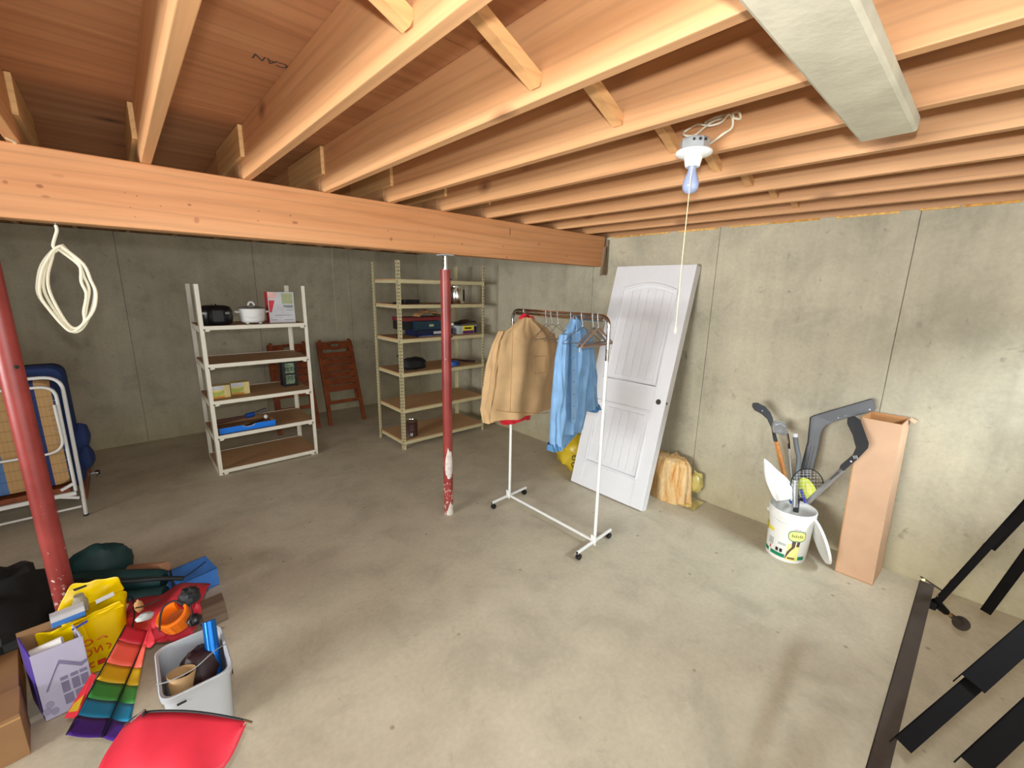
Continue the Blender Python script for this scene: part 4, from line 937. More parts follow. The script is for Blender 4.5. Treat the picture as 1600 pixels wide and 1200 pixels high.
# wooden stick with black blade, left
t = blade('hockey_stick', 'orange taped wooden hockey stick with a curved black blade at the left of the bucket', 'hockey stick',
    [(1210, 690), (1206, 668), (1200, 655), (1191, 647), (1180, 641), (1176, 635), (1177, 629.5), (1184, 629), (1196, 635), (1204, 644), (1208, 653), (1210, 668), (1216, 690)], .16, .014, M['stick_black'])
MB().cyl(Q(1191, 642, .1585), Q(1191, 642, .1605), .005, 8).build('blade_hole', M['greyprint'], t)
MB().bar(Q(1213, 690, .168), Q(1233, 775, .168), .022, .03, FWD).build('shaft', M['stick_wood'], t, bev=.003)
# golf club
t = thing('golf_club', Q(1229, 740, .08), 'golf iron with shiny head up beside the wooden hockey stick', 'golf club')
MB().prism([Q(*p, .07) for p in ((1207, 668), (1209, 660), (1216, 657), (1228, 661), (1230, 667), (1229, 671), (1232, 674), (1230, 680), (1222, 679), (1209, 676))], FWD*.022).build('head', M['alu'], t, bev=.005)
MB().tube([Q(1212, 664, .068), Q(1220, 662, .068), Q(1227, 667, .068)], .004, 6).build('face_groove', M['steel'], t, smooth=True)
MB().cyl(Q(1230.5, 677, .08), Q(1233, 693, .08), .008, 10).build('hosel', M['chrome'], t, smooth=True)
MB().cyl(Q(1232.6, 693, .08), Q(1233.2, 701, .08), .0075, 10).build('ferrule', M['black'], t, smooth=True)
MB().cyl(Q(1233, 700, .08), Q(1240, 790, .08), .0045, 8).build('shaft', M['steel'], t, smooth=True)
# grey bent grip on a silver tube
t = thing('bent_grip', Q(1246, 720, -.01), 'grey rubber grip on a silver tube in the middle of the bucket', 'handle')
MB().tube(curve([Q(1242.5, 681, -.01), Q(1245, 700, -.01), Q(1248, 716, -.01), Q(1246, 735, -.01), Q(1243, 752, -.01)], 5), .0155, 12).build('grip', M['greytube'], t, smooth=True)
MB().cyl(Q(1242.5, 683, -.01), Q(1242.3, 677.5, -.01), .017, 12).build('end_cap', M['boxwhite'], t, smooth=True)
MB().cyl(Q(1243, 750, -.01), Q(1242, 792, -.01), .019, 12).build('tube', M['alu'], t, smooth=True)
# rackets
cr = [Q(1261+25.5*math.cos(a), 757+24.5*math.sin(a), -.02+.05*math.sin(a)) for a in [2*PI*k/28 for k in range(28)]]
t = thing('racket', Q(1260, 757, 0), 'thin black badminton racket hoop across the top of the bucket', 'racket')
MB().tube(cr, .0035, 7, closed=True).build('hoop', M['black'], t, smooth=True)
b = MB(); c_ = sum(cr, V(0,0,0))/28
for k in range(1, 12):
    i = k+1; 
    b.tube([cr[i], cr[-i % 28]], .0006, 3)
    b.tube([cr[(7+i) % 28], cr[(7-i) % 28]], .0006, 3)
o = b.build('strings', M['netwhite'], t); o['kind'] = 'stuff'
t = thing('net_bag', Q(1215, 745, -.02), 'white mesh net drooping over the left rim of the bucket', 'net')
rows = []
outl = [((1193, 718), (1194, 717)), ((1193, 727), (1204, 725)), ((1193, 738), (1214, 735)), ((1195, 750), (1226, 745)), ((1201, 763), (1236, 756)), ((1207, 776), (1240, 765)), ((1213, 784), (1236, 782))]
for i, (a, c) in enumerate(outl): rows.append([Q(a[0]+(c[0]-a[0])*k/8, a[1]+(c[1]-a[1])*k/8, -.01-.05*math.sin(PI*k/8)*(i/6)**.6+.008*math.sin(k*2.3+i)) for k in range(9)])
MB().sheet(rows).build('mesh', M['netwhite'], t, smooth=True, solid=.004, sub=1)
MB().tube(curve([Q(*outl[i][1], -.012) for i in range(7)], 4), .004, 6).build('hem', M['white_plastic'], t, smooth=True)
t = thing('lime_racket', Q(1262, 765, .05), 'lime green paddle inside the bucket', 'paddle')
MB().prism([Q(*p, .05) for p in ((1250, 749), (1256, 746), (1264, 749), (1272, 758), (1277, 768), (1272, 778), (1262, 782), (1250, 776), (1247, 762))], FWD*.012).build('face', M['lime'], t, bev=.003)
MB().prism([Q(*p, .045) for p in ((1259, 753), (1266, 758), (1270, 770), (1264, 774), (1260, 765))], FWD*.004).build('pale_patch', plain('pale_lime', (216, 214, 90), .5), t)
MB().cyl(Q(1251, 765, .03), Q(1259, 786, .03), .010, 8).build('blue_handle', plain('royal_blue', (62, 66, 170), .4), t, smooth=True)
t = thing('ball', Q(1221, 772, -.03), 'yellow and green foam ball just inside the left rim of the bucket', 'ball')
MB().blob(Q(1222, 771, .03), (.036, .036, .036), .0, 1, 12, 18).build('foam', M['lime'], t, smooth=True)
t = thing('blue_grip', Q(1232, 775, 0), 'small blue and dark handle end inside the bucket', 'handle')
MB().cyl(Q(1229, 766, .02), Q(1237, 786, .02), .011, 10).build('grip', M['blue'], t, smooth=True)
MB().cyl(Q(1228.4, 764, .02), Q(1230, 769, .02), .0125, 10).build('end_cap', M['black'], t, smooth=True)

# ------------------------------------------------------------------ tall cardboard box
A_, B_, C_ = V(-.305, -6.095, .001), V(-.302, -6.300, .001), V(-.045, -6.312, .001)
t = thing('tall_carton', (-.19, -6.2, 0), 'tall slim open cardboard box standing by the concrete wall right of the bucket', 'box')
hC = 1.10; lean = V(.012, .028, hC)
D_ = A_+(C_-B_)
def face(p, q, n, nm, m, z1=1.0, th=.006):
    k = Vector(n)*th; return MB().hexa([p, q, q+k, p+k, p+lean*z1, q+lean*z1, q+lean*z1+k, p+lean*z1+k]).build(nm, m, t)
face(A_, B_, (1, 0, 0), 'front_panel', M['card']); face(B_, C_, (0, 1, 0), 'side_panel', M['card'], 1.0); face(D_, C_, (-1, 0, 0), 'back_panel', M['card_in'], 1.0); face(A_, D_, (0, -1, 0), 'far_panel', M['card_in'], 1.0)
MB().hexa([A_, B_, C_, D_, A_+V(0,0,.006), B_+V(0,0,.006), C_+V(0,0,.006), D_+V(0,0,.006)]).build('bottom_panel', M['card_in'], t)
MB().prism([C_+lean+V(-.01, -.004, 0), B_*.3+C_*.7+lean+V(0, -.004, 0), B_*.3+C_*.7+lean+V(.01, -.03, -.02), C_+lean+V(-.005, -.035, -.015)], (0, 0, .004)).build('flap', M['card'], t)

# ------------------------------------------------------------------ folded bed frame, lower right
t = thing('bed_frame', (-.5, -6.55, 0), 'folded dark angle iron bed frame with glide feet leaning by the wall', 'bed frame')
def angle(p, q, w, n1, n2, name, mat):
    rr_ = (Vector(p)+Vector(q))/2-CP; nn = (Vector(q)-Vector(p)).cross(rr_).normalized(); n1 = nn if nn.dot(Vector(n1)) > 0 else -nn; n2 = rr_      # L section rail
    p, q = Vector(p), Vector(q); d = (q-p).normalized(); n1 = Vector(n1); n1 = (n1-d*n1.dot(d)).normalized(); n2 = ((p+q)/2-CP) if n2 is FWD else Vector(n2); n2 = (n2-d*n2.dot(d)-n1*n2.dot(n1)).normalized(); th = .0035
    b = MB()
    for u_, v_ in ((n1*w, n2*th), (n1*th, n2*w)): b.hexa([p, p+u_, p+u_+v_, p+v_, q, q+u_, q+u_+v_, q+v_])
    return b.build(name, mat, t)
r1a = D(1437, 906, 1.98); r1b = D(1352, 1200, 1.28)
rgt = RIGHT
angle(r1a, r1b, .050, RIGHT, FWD, 'side_rail', M['bedmetal'])
r1c = D(1442, 903, 1.985)
MB().bar(r1c, D(1475, 925, 1.97), .03, .006, UP).build('corner_strap', M['bedmetal'], t)
MB().cyl(D(1443, 906, 1.972), D(1443, 906, 1.966), .006, 8).build('rivet', M['brass'], t)
r2a = D(1452, 944, 1.90); r2b = D(1640, 735, 1.50)
angle(r2a, r2b, .026, RIGHT*.7+UP*-.7, FWD, 'cross_rail', M['bedblack'])
angle(D(1538, 852, 1.705), D(1652, 728, 1.46), .032, RIGHT*.7+UP*-.7, FWD, 'cross_rail_sleeve', M['bedblack'])
dm_ = (r2b-r2a).normalized()
for u, v, dd in ((1467, 930, 1.868), (1486, 908, 1.826), (1538, 851, 1.712)): MB().bar(D(u-2, v+2.4, dd), D(u+2, v-2.4, dd), .012, .004, FWD).build('slot_hole', plain('slot_showing_floor_%d' % u, (150, 130, 100), .8), t)
MB().box(D(1456, 946, 1.885), (.05, .03, .03), Matrix.Rotation(.6, 3, 'Y')).build('corner_bracket', M['bedblack'], t, bev=.004)
MB().tube([D(1462, 941, 1.885), D(1478, 956, 1.90)], [.020, .014], 10).build('glide_socket', M['bedblack'], t, smooth=True)
MB().cyl(D(1477, 955, 1.90), D(1487, 963, 1.905), .008, 10).build('glide_stem', M['brass'], t, smooth=True)
MB().tube([D(1485, 961, 1.905), D(1501, 973, 1.911)], [.010, .014], 14).build('glide_foot', M['bedmetal'], t, smooth=True)
MB().cyl(D(1500.5, 973, 1.911), D(1503, 975, 1.914), .030, 18).build('glide_plate', M['bedmetal'], t, smooth=True)
angle(D(1531, 952, 1.86), D(1660, 772, 1.46), .034, RIGHT, FWD, 'cross_rail', M['bedblack'])
angle(D(1398, 1150, 1.26), D(1510, 1055, 1.36), .044, RIGHT*.6+UP*-.8, FWD, 'side_rail_inner', M['bedblack'])
angle(D(1502, 1052, 1.35), D(1650, 925, 1.50), .060, RIGHT*.6+UP*-.8, FWD, 'side_rail', M['bedblack'])
angle(D(1500, 1180, 1.10), D(1680, 1015, 1.22), .05, RIGHT*.6+UP*-.8, FWD, 'side_rail', M['bedblack'])

# ------------------------------------------------------------------ pile of things, lower left
o = MB().blob((-4.47, -3.35, .15), (.27, .44, .20), .28, 11, 20, 28, 2.4, -.149).build('black_duffel', M['black_cloth'], smooth=True); tag(o, 'lumpy black fabric bag at the left edge by the red post', 'bag')
t = thing('chair_bag', (-3.98, -3.3, 0), 'long dark green folding chair bag with a black strap lying behind the yellow bag', 'bag')
MB().tube(curve([V(-4.27, -3.06, .08), V(-4.13, -3.14, .10), V(-3.95, -3.30, .115), V(-3.765, -3.42, .10)], 6), [.05]+[.062]*16+[.058, .05], 14).build('tube_bag', M['green_cloth'], t, smooth=True)
MB().tube(curve([V(-4.2, -3.27, .07), V(-3.98, -3.44, .075), V(-3.775, -3.55, .075)], 6), [.05]*13, 12).build('lower_roll', M['green_cloth'], t, smooth=True)
MB().tube(curve([V(-4.15, -3.22, .165), V(-3.95, -3.40, .165), V(-3.78, -3.50, .158), V(-3.68, -3.535, .13)], 6), [.013]*19, 8).build('strap', M['black_cloth'], t, smooth=True)
MB().tube(curve([V(-3.68, -3.535, .135), V(-3.62, -3.52, .152), V(-3.56, -3.475, .158)], 5), .003, 6).build('cord', M['black_cloth'], t, smooth=True)
o = MB().blob((-4.055, -3.00, .10), (.16, .11, .15), .15, 14, 14, 20, 2, -.099).build('green_sack', M['green_cloth'], smooth=True); tag(o, 'rounded dark green fabric sack behind the green chair bag, right of the red post', 'bag')
t = thing('blue_sleeve', (-3.62, -3.45, 0), 'bright blue open card sleeve on the floor right of the green chair bag', 'box')
def slv(p, q, w, h, name, m, par, th=.004):
    p, q = Vector(p), Vector(q); d = (q-p).normalized(); s = d.cross(V(0,0,1)).normalized()*w/2; up = V(0,0,h); b = MB()
    for a, c, k in ((-s, s, V(0,0,th)), (-s+up, s+up, V(0,0,-th))): b.hexa([p+a, p+c, p+c+k, p+a+k, q+a, q+c, q+c+k, q+a+k])
    for a, k in ((-s, s.normalized()*th), (s, -s.normalized()*th)): b.hexa([p+a, p+a+k, p+a+k+up, p+a+up, q+a, q+a+k, q+a+k+up, q+a+up])
    return b.build(name, m, par)
slv((-3.735, -3.47, .002), (-3.53, -3.43, .002), .20, .118, 'sleeve', M['blue_card'], t)
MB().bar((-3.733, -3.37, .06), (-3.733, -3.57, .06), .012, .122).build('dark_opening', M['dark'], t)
o = MB().cyl((-3.75, -3.33, .125), (-3.92, -3.12, .07), .034, 14).build('brown_tube', M['copper'], smooth=True); tag(o, 'short brown cardboard tube at the open end of the blue sleeve', 'tube')
t = thing('wood_block', (-3.60, -3.82, 0), 'grey brown wooden block on the floor beside the orange reel', 'block')
MB().prism([V(-3.76, -3.93, .002), V(-3.76, -3.93, .05), V(-3.76, -3.86, .085), V(-3.76, -3.77, .085), V(-3.76, -3.74, .002)], (.235, .02, 0)).build('block', M['grey_wood'], t, bev=.003)
# house-printed open box
t = thing('house_box', (-4.14, -3.98, 0), 'open lilac box printed with a house front and holding a white roll', 'box')
hb = V(-4.222, -4.085, 0); ex = V(.157, .012, 0); ey = V(-.055, .185, 0); H = .335
n_ = V(ex.y, -ex.x, 0).normalized()
def wallp(p, q, m, name, h=H, th=.004):
    d = (q-p).normalized(); s = V(-d.y, d.x, 0)*th
    return MB().hexa([p, q, q+s, p+s, p+V(0,0,h), q+V(0,0,h), q+s+V(0,0,h), p+s+V(0,0,h)]).build(name, m, t)
wallp(hb, hb+ex, M['lilac'], 'front_panel'); wallp(hb+ex, hb+ex+ey, M['lilac'], 'side_panel'); wallp(hb+ex+ey, hb+ey, M['brown_card'], 'back_panel', H+.02); wallp(hb+ey, hb, M['violet'], 'side_panel')
MB().hexa([hb, hb+ex, hb+ex+ey, hb+ey]+[p+V(0,0,.004) for p in (hb, hb+ex, hb+ex+ey, hb+ey)]).build('bottom_panel', M['brown_card'], t)
def hprint(pts, m, name, o=.001): 
    P = [hb+ex*a+V(0,0,H*b_)+n_*.0004 for a, b_ in pts]; return MB().prism(P, n_*o).build(name, m, t)
hprint([(.12, .42), (.17, .42), (.48, .80), (.86, .64), (1.0, .66), (1.0, .62), (.86, .58), (.48, .74), (.44, .72)], M['lilac_dark'], 'roof_print')
for x0 in (.42, .62, .80): hprint([(x0, .49), (x0+.15, .49), (x0+.15, .54), (x0, .54)], M['lilac_dark'], 'window_print'); hprint([(x0, .30), (x0+.15, .30), (x0+.15, .46), (x0, .46)], M['lilac_dark'], 'window_print')
for x0 in (.42, .64): hprint([(x0, .12), (x0+.18, .12), (x0+.18, .27), (x0, .27)], M['lilac_dark'], 'window_print')
for i, (x0, z0) in enumerate(((.06, .14), (.2, .10), (.14, .22))): hprint([(x0+.07*math.cos(a)*1.2, z0+.055*math.sin(a)) for a in [2*PI*k/10 for k in range(10)]], plain('pale_ink_%d' % i, (150, 144, 170), .6), 'bush_print', .0008)
o = MB().cyl(hb+ex*.07+ey*.34+V(0,0,.30), hb+ex*.68+ey*.30+V(0,0,.312), .023, 20).build('white_roll', M['white_plastic'], smooth=True); tag(o, 'white paper roll lying in the top of the house printed box', 'roll')
# plain cartons at the frame edge
carton('brown_carton', (-4.50, -4.03, 0), (-4.30, -3.72, .17), .12, M['brown_card'], 'plain brown carton left of the house printed box', [('tape', M['tan'], .0, 1, .62, .66)])
carton('brown_carton', (-4.46, -4.24, 0), (-4.262, -4.06, .20), .10, M['brown_card'], 'nearer brown carton with a pale tape line beside the house printed box', [('tape', M['tan'], .0, 1, .9, .94)])
# yellow shopping bag
t = thing('shopping_bag', (-4.05, -3.87, 0), 'bright yellow plastic carrier bag with red print in front of the red post', 'bag')
def bagrow(z, pts): return [V(x, y, z) for x, y in pts]
n = 40; rows = []
def ring(cx, cy, rx, ry, z, am, sd, p=2.6):
    r = []
    for k in range(n+1):
        a = 2*PI*k/n; ca, sa = math.cos(a), math.sin(a)
        q = 1+am*noise.noise(V(ca*2.2, sa*2.2, z*7+sd)); r.append(V(cx+rx*q*math.copysign(abs(ca)**(2/p), ca), cy+ry*q*math.copysign(abs(sa)**(2/p), sa), z+.012*am*8*noise.noise(V(ca*3, sa*3, sd))))
    return r
for z, rx, ry in ((.002, .10, .065), (.05, .115, .075), (.14, .12, .08), (.22, .125, .085), (.28, .135, .088), (.33, .14, .088)): rows.append(ring(-4.035, -3.845, rx*.86, ry*.86, z, .14, 3))
MB().sheet(rows).build('sack', M['bag_yellow'], t, smooth=True, solid=.003, sub=1)
def flap(pts, nm, uu=8, vv=6, w=.012, hole=False):   # bilinear film flap from 4 corners
    a, b_, c, d = [Vector(p) for p in pts]; rows = []
    for j in range(vv+1):
        t_ = j/vv; rows.append([(a*(1-i/uu)+b_*(i/uu))*(1-t_)+(d*(1-i/uu)+c*(i/uu))*t_+V(noise.noise(V(i*.5, j*.5, 3)), noise.noise(V(i*.5, j*.6, 9)), noise.noise(V(i*.6, j*.5, 5)))*w for i in range(uu+1)])
    return MB().sheet(rows).build(nm, M['bag_yellow'], t, smooth=True, solid=.0025, sub=1)
flap([(-4.175, -3.83, .33), (-3.92, -3.80, .33), (-3.935, -3.80, .42), (-4.10, -3.795, .45)], 'back_flap')
flap([(-4.20, -3.93, .31), (-3.92, -3.95, .33), (-3.935, -3.955, .375), (-4.13, -3.965, .345)], 'front_flap')
flap([(-4.215, -3.92, .16), (-4.05, -3.962, .18), (-4.07, -3.96, .33), (-4.23, -3.90, .32)], 'side_fold')
MB().prism([V(-4.095, -3.801, .425), V(-4.05, -3.801, .428), V(-4.048, -3.801, .420), V(-4.09, -3.801, .415)], (0, -.006, 0)).build('handle_slot', M['dark'], t)
MB().prism([V(-4.105, -3.982, .330), V(-4.05, -3.979, .348), V(-4.05, -3.979, .336), V(-4.10, -3.982, .322)], (0, -.004, .002)).build('handle_slot', plain('blue_seen_through_slot', (40, 60, 150), .5), t)
for pts in ([(-4.085, .222), (-4.068, .236), (-4.05, .222), (-4.068, .206)], [(-4.035, .218), (-4.015, .226), (-4.0, .214)], [(-4.09, .172), (-4.075, .186), (-4.06, .168), (-4.075, .152)], [(-4.05, .185), (-4.045, .155), (-4.03, .185), (-4.025, .155)], [(-4.01, .182), (-3.995, .17), (-4.005, .152)], [(-4.06, .112), (-4.075, .108), (-4.075, .092), (-4.06, .088)], [(-4.005, .108), (-3.99, .10), (-4.0, .088)]):
    P_ = [V(x, -3.9635, z) for x, z in pts]; MB().tube(curve(P_+([P_[0]] if len(pts) == 4 and abs(pts[0][1]-pts[2][1]) < .006 and pts[0][0] < pts[2][0]-.02 else []), 4), .0032, 5).build('red_letter', M['print_red'], t, smooth=True)
MB().b2((-4.05, -3.966, .088), (-4.02, -3.963, .112)).build('red_letter', plain('deep_red_print', (176, 40, 16), .4), t)
o = carton('flat_box', (-4.17, -3.925, .335), (-4.06, -3.885, .385), .12, M['blue_card'], 'flat white and blue carton sticking out of the yellow bag', [('white_edge', M['boxwhite'], 0, 1, .55, 1)])
MB().b2((-4.17, -3.925, .386), (-4.06, -3.885, .389)).build('white_top', M['boxwhite'], o)
for s_ in (0, 1): pass
t = thing('white_card', (-3.985, -3.90, .34), 'white folded card edge sticking up from the yellow bag', 'card')
MB().bar((-4.02, -3.905, .378), (-3.955, -3.895, .386), .004, .02).build('card', M['boxwhite'], t)
t = thing('glass_jar', (-4.075, -3.855, .33), 'small clear glass jar top in the mouth of the yellow bag', 'jar')
MB().lathe([(.0, .0), (.026, .0), (.028, .05), (.02, .07), (.018, .085), (0, .085)], (-4.075, -3.855, .33), 18).build('glass', plain('clear_glass', (200, 196, 180), .08, 0, .02, Transmission_Weight=.6), t, smooth=True)

# rainbow kite: two long striped panels meeting in a fold
t = thing('rainbow_kite', (-3.95, -4.4, .2), 'rainbow striped nylon kite standing folded beside the house printed box', 'kite')
stripes = [('red_stripe', (200, 44, 58)), ('coral_stripe', (238, 100, 80)), ('gold_stripe', (206, 164, 24)), ('green_stripe', (62, 140, 62)), ('teal_stripe', (28, 128, 168)), ('violet_stripe', (66, 32, 124))]
SM = [plain(nm, c, .5, 0, .06, 6, .15, 30) for nm, c in stripes]
cuts = [0, .135, .34, .50, .66, .82, 1.0]
def kd(s): return 2.03-.50*s        # distance from the camera along each panel
def kp(p0, p1, s, o=0): return D(p0[0]+(p1[0]-p0[0])*s, p0[1]+(p1[1]-p0[1])*s, kd(s)+o)
e0, e1 = ((197, 976), (104, 1148)); f0, f1 = ((232, 985), (160, 1152)); g0, g1 = ((233, 982), (198, 1160))
def strip(pa, pb, oa, ob, name):
    for i in range(6):
        s0_, s1_ = cuts[i], cuts[i+1]; rows = []
        for j in range(5):
            s = s0_+(s1_-s0_)*j/4
            a = kp(*pa, s, oa); c = kp(*pb, s, ob); rows.append([a+(c-a)*k/6-FWD*(.006*math.sin(PI*k/6)) for k in range(7)])
        MB().sheet(rows).build(stripes[i][0], SM[i], t, smooth=True, solid=.0015)
strip((e0, e1), (f0, f1), 0, .03, 'left')
strip((f0, f1), (g0, g1), .03, -.01, 'right')
b = MB()
b.tube([kp(e0, e1, s, .002) for s in (0, .5, 1)], .003, 5); b.tube([kp(f0, f1, s, .028) for s in (0, .5, 1)], .003, 5); b.build('black_edging', M['black_cloth'], t)
strip_y = MB().prism([D(143, 1052, 1.72), D(150, 1055, 1.72), D(118, 1122, 1.6), D(100, 1122, 1.6)], FWD*.004).build('back_panel', SM[0], t)
MB().prism([D(128, 1080, 1.70), D(136, 1075, 1.70), D(122, 1110, 1.58), D(108, 1112, 1.6)], FWD*-.003).build('back_panel', SM[2], t)
# crimson nylon heap
t = thing('crimson_kite', (-3.80, -4.05, .2), 'crumpled crimson nylon kite heaped around the orange reel', 'kite')
rows = []
cr_ = [[(183, 945, 2.45), (215, 935, 2.5), (255, 927, 2.45), (290, 910, 2.42), (330, 914, 2.40)], [(185, 965, 2.30), (205, 953, 2.2), (240, 945, 2.25), (280, 930, 2.2), (315, 932, 2.25)], [(190, 985, 2.20), (215, 975, 2.14), (245, 962, 2.1), (280, 955, 2.12), (310, 955, 2.2)], [(205, 1000, 2.12), (230, 990, 2.08), (250, 985, 2.05), (275, 985, 2.06), (308, 975, 2.15)], [(225, 1012, 2.05), (236, 1010, 2.03), (246, 1006, 2.02), (262, 1002, 2.05), (300, 990, 2.1)]]
for r in cr_:
    P = [D(*q) for q in r]; rows.append(curve(P, 4))
cols_ = list(zip(*rows)); rr = [curve(list(c), 4) for c in cols_]
for i, r in enumerate(rr):
    for j, p in enumerate(r): p += UP*.02*noise.noise(V(i*.35, j*.35, 2))-FWD*.02*noise.noise(V(i*.5, j*.4, 7))
MB().sheet(rr).build('cloth', M['crimson'], t, smooth=True, solid=.002)
MB().tube(curve([D(186, 941, 2.28), D(205, 932, 2.28), D(210, 960, 2.12), D(204, 990, 2.05)], 5), .004, 5).build('black_edging', M['black_cloth'], t, smooth=True)
MB().blob(D(217, 947, 2.12), (.018, .015, .035), .2, 4, 8, 10).build('tan_toggle', M['tan'], t, smooth=True)
MB().bar(D(190, 962, 2.14), D(200, 943, 2.16), .012, .006, FWD).build('tan_ribbon', M['tan'], t)
MB().tube(curve([D(212, 950, 2.08), D(228, 946, 2.06), D(250, 936, 2.06)], 4), .0035, 5).build('spar', M['black'], t, smooth=True)
MB().blob(D(226, 964, 2.02), (.035, .02, .016), .3, 2, 8, 10).build('silver_tape', M['greyprint'], t, smooth=True)
# orange reel with black cord and foam ball
t = thing('kite_reel', D(272, 970, 1.98), 'orange plastic reel with black cord on the crimson nylon', 'reel')
oc = D(272, 964, 1.97); zr = (UP*.80-FWD*.55).normalized(); xr2 = RIGHT; yr2 = zr.cross(xr2).normalized(); Rr = Matrix((xr2, yr2, zr)).transposed()
MB().lathe([(.050, .028), (.058, .03), (.062, .022), (.055, -.05), (.047, -.055), (.045, 0), (.048, .025), (.050, .028)], oc, 40, Rr, PI*.62, PI*2.35).build('reel_ring', M['orange'], t, smooth=True, ang=30)
MB().lathe([(0, -.03), (.047, -.02), (.047, -.026), (0, -.035)], oc, 24, Rr).build('reel_floor', plain('brown_orange', (176, 96, 40), .6), t, smooth=True)
for k in range(7):
    a = PI*(1.1+.8*k/6); c0 = oc+Rr @ V(.0605*math.cos(a), .0605*math.sin(a), .015); c1 = oc+Rr @ V(.0555*math.cos(a), .0555*math.sin(a), -.045); MB().cyl(c0, c1, .003, 5).build('grip_rib', M['orange'], t)
MB().blob(D(296, 931, 2.02), (.042, .042, .042), .28, 6, 14, 18, 3).build('black_knob', M['black_cloth'], t, smooth=True)
MB().tube(curve([D(284, 944, 1.97), D(272, 939, 1.97), D(258, 946, 1.95), D(251, 960, 1.93), D(249, 985, 1.9)], 5), .004, 6).build('cord', M['black_cloth'], t, smooth=True)
MB().tube(curve([D(298, 945, 1.99), D(300, 962, 1.96), D(294, 978, 1.93)], 4), .003, 6).build('cord', M['black_cloth'], t, smooth=True)
MB().blob(D(304, 968, 1.97), (.03, .03, .025), .25, 9, 8, 12).build('black_clip', M['black'], t, smooth=True)
MB().tube(arc(D(318, 977, 1.95), .012, 0, 2*PI, 12, RIGHT, UP)[:-1], .003, 6, closed=True).build('eyelet', M['black'], t, smooth=True)
MB().blob(D(308, 953, 2.04), (.018, .014, .035), .15, 3, 8, 10).build('pink_tab', M['crimson'], t, smooth=True)
# grey bin
t = thing('storage_bin', (-3.715, -4.49, 0), 'grey plastic bin with a wire handle full of odds and ends', 'bin')
bx = (-3.835, -3.598); byy = (-4.655, -4.325); hB = .302
def rr_ring(k, z, off=0): 
    cx, cy = sum(bx)/2, sum(byy)/2; hx, hy = (bx[1]-bx[0])/2*k+off, (byy[1]-byy[0])/2*k+off
    r = fillet([V(cx-hx, cy-hy, z), V(cx+hx, cy-hy, z), V(cx+hx, cy+hy, z), V(cx-hx, cy+hy, z)], .05, 6, True); return r+[r[0].copy()]
rows = [rr_ring(.86, .0), rr_ring(.93, .20), rr_ring(.955, hB-.03), rr_ring(.96, hB-.028, .006), rr_ring(.97, hB-.004, .007), rr_ring(.97, hB, .003), rr_ring(.955, hB-.004, -.004), rr_ring(.90, .16, -.004), rr_ring(.84, .006, -.004)]
bot = [V(-3.7165, -4.49, .006)]*len(rows[0])
MB().sheet(rows+[bot]).build('tub', M['bin'], t, smooth=True, ang=40)
MB().tube(curve([V(-3.84, -4.54, .30), V(-3.80, -4.60, .335), V(-3.72, -4.60, .34), V(-3.65, -4.56, .345), V(-3.60, -4.50, .31)], 6), .0024, 6).build('wire_handle', M['steel'], t, smooth=True)
for x, y, s in ((-3.775, -4.6515, (.03, .004, .007)), (-3.598, -4.60, (.004, .007, .045))): MB().box((x, y, .255), s).build('slot', M['dark'], t)
o = MB().blob((-3.70, -4.455, .21), (.08, .09, .09), .2, 21, 14, 20, 2, -.2).build('maroon_cloth', M['maroon'], smooth=True); tag(o, 'dark maroon cloth stuffed into the grey bin', 'cloth')
o = MB().cyl((-3.655, -4.56, .10), (-3.64, -4.40, .385), .026, 20).build('blue_tube', M['bluefoil'], smooth=True); tag(o, 'shiny metallic blue tube standing in the grey bin', 'tube')
o = MB().tube([(-3.775, -4.56, .10), (-3.77, -4.55, .22), (-3.76, -4.535, .30)], [.030, .036, .048], 18, caps=False).build('kraft_bag', M['kraft'], smooth=True, solid=.002); tag(o, 'open kraft paper bag inside the grey bin', 'bag')
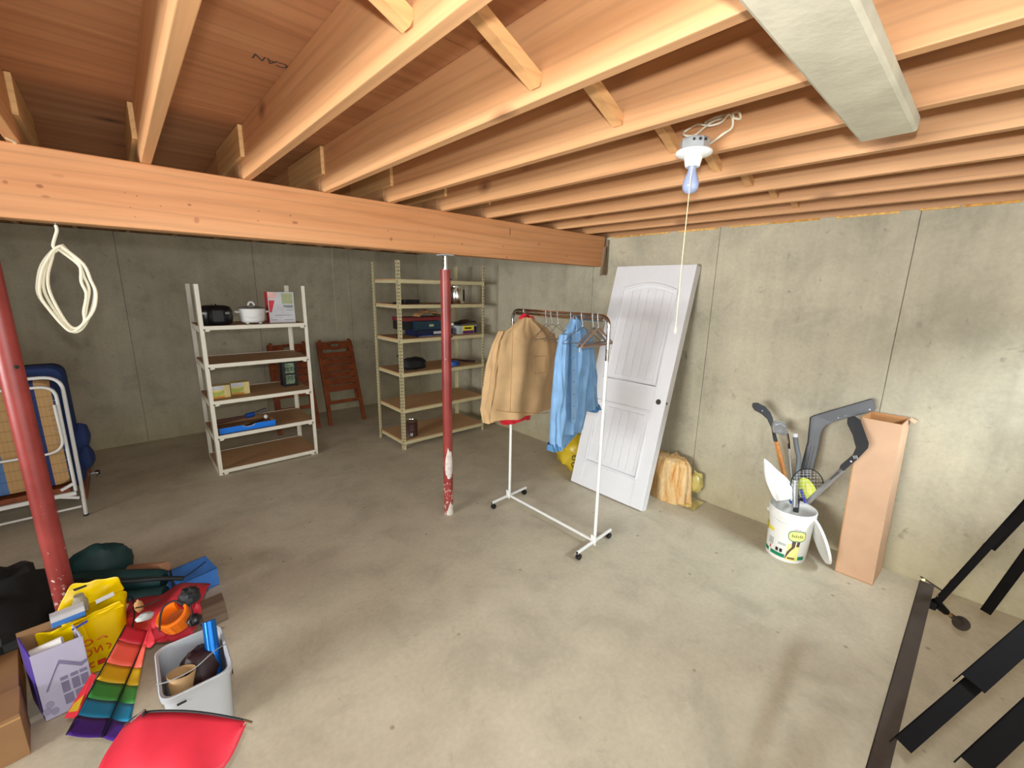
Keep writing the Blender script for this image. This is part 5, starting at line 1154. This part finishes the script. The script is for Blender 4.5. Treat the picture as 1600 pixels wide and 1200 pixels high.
# red kite at the very bottom
t = thing('red_kite', D(290, 1140, 1.45), 'red nylon kite edge with black border lying in front of the grey bin', 'kite')
top = [D(196, 1132, 1.52), D(222, 1115, 1.5), D(255, 1111, 1.5), D(300, 1112, 1.49), D(345, 1118, 1.48), D(384, 1126, 1.47)]
bot_ = [D(150, 1210, 1.36), D(205, 1215, 1.34), D(250, 1215, 1.33), D(300, 1215, 1.32), D(350, 1200, 1.36), D(386, 1129, 1.46)]
tc = curve(top, 5); bc = curve(bot_, 5); rows = [[a+(c-a)*k/8-FWD*.02*math.sin(PI*k/8) for k in range(9)] for a, c in zip(tc, bc)]
MB().sheet(rows).build('cloth', M['crimson'], t, smooth=True, solid=.0015)
MB().tube(tc, .0045, 6).build('black_border', M['black_cloth'], t, smooth=True)
MB().tube([D(381, 1125, 1.465), D(394, 1129, 1.46)], .004, 6).build('metal_tip', M['chrome'], t, smooth=True)
MB().cyl(D(222, 1133, 1.49), D(226, 1110, 1.49), .005, 6).build('spar_pocket', M['black_cloth'], t)
MB().cyl(D(204, 1128, 1.46), D(226, 1109, 1.475), .003, 6).build('spar_end', M['chrome'], t)

# stamped lettering on the plywood
fc = bpy.data.curves.new('lettering', 'FONT'); fc.body = 'CAN'; fc.size = .054; fc.align_x = 'LEFT'; fc.extrude = .0004
fo = bpy.data.objects.new('lettering_source', fc); COL.objects.link(fo)
bpy.context.view_layer.update()
me = bpy.data.meshes.new_from_object(fo.evaluated_get(bpy.context.evaluated_depsgraph_get())); bpy.data.objects.remove(fo)
lt = bpy.data.objects.new('stamped_lettering', me); COL.objects.link(lt); me.materials.append(plain('faded_black_stamp', (70, 56, 48), .8, 0, .3, 40))
pA = U(453, 103, 2, ZS-.0006); pB = U(404, 86, 2, ZS-.0006); dx = (pB-pA); dx.z = 0; dx.normalize(); dz = V(0, 0, -1); dy = dz.cross(dx)
lt.parent = ceil; lt.matrix_world = Matrix(((dx.x, dy.x, dz.x, pA.x), (dx.y, dy.y, dz.y, pA.y), (dx.z, dy.z, dz.z, pA.z), (0, 0, 0, 1)))
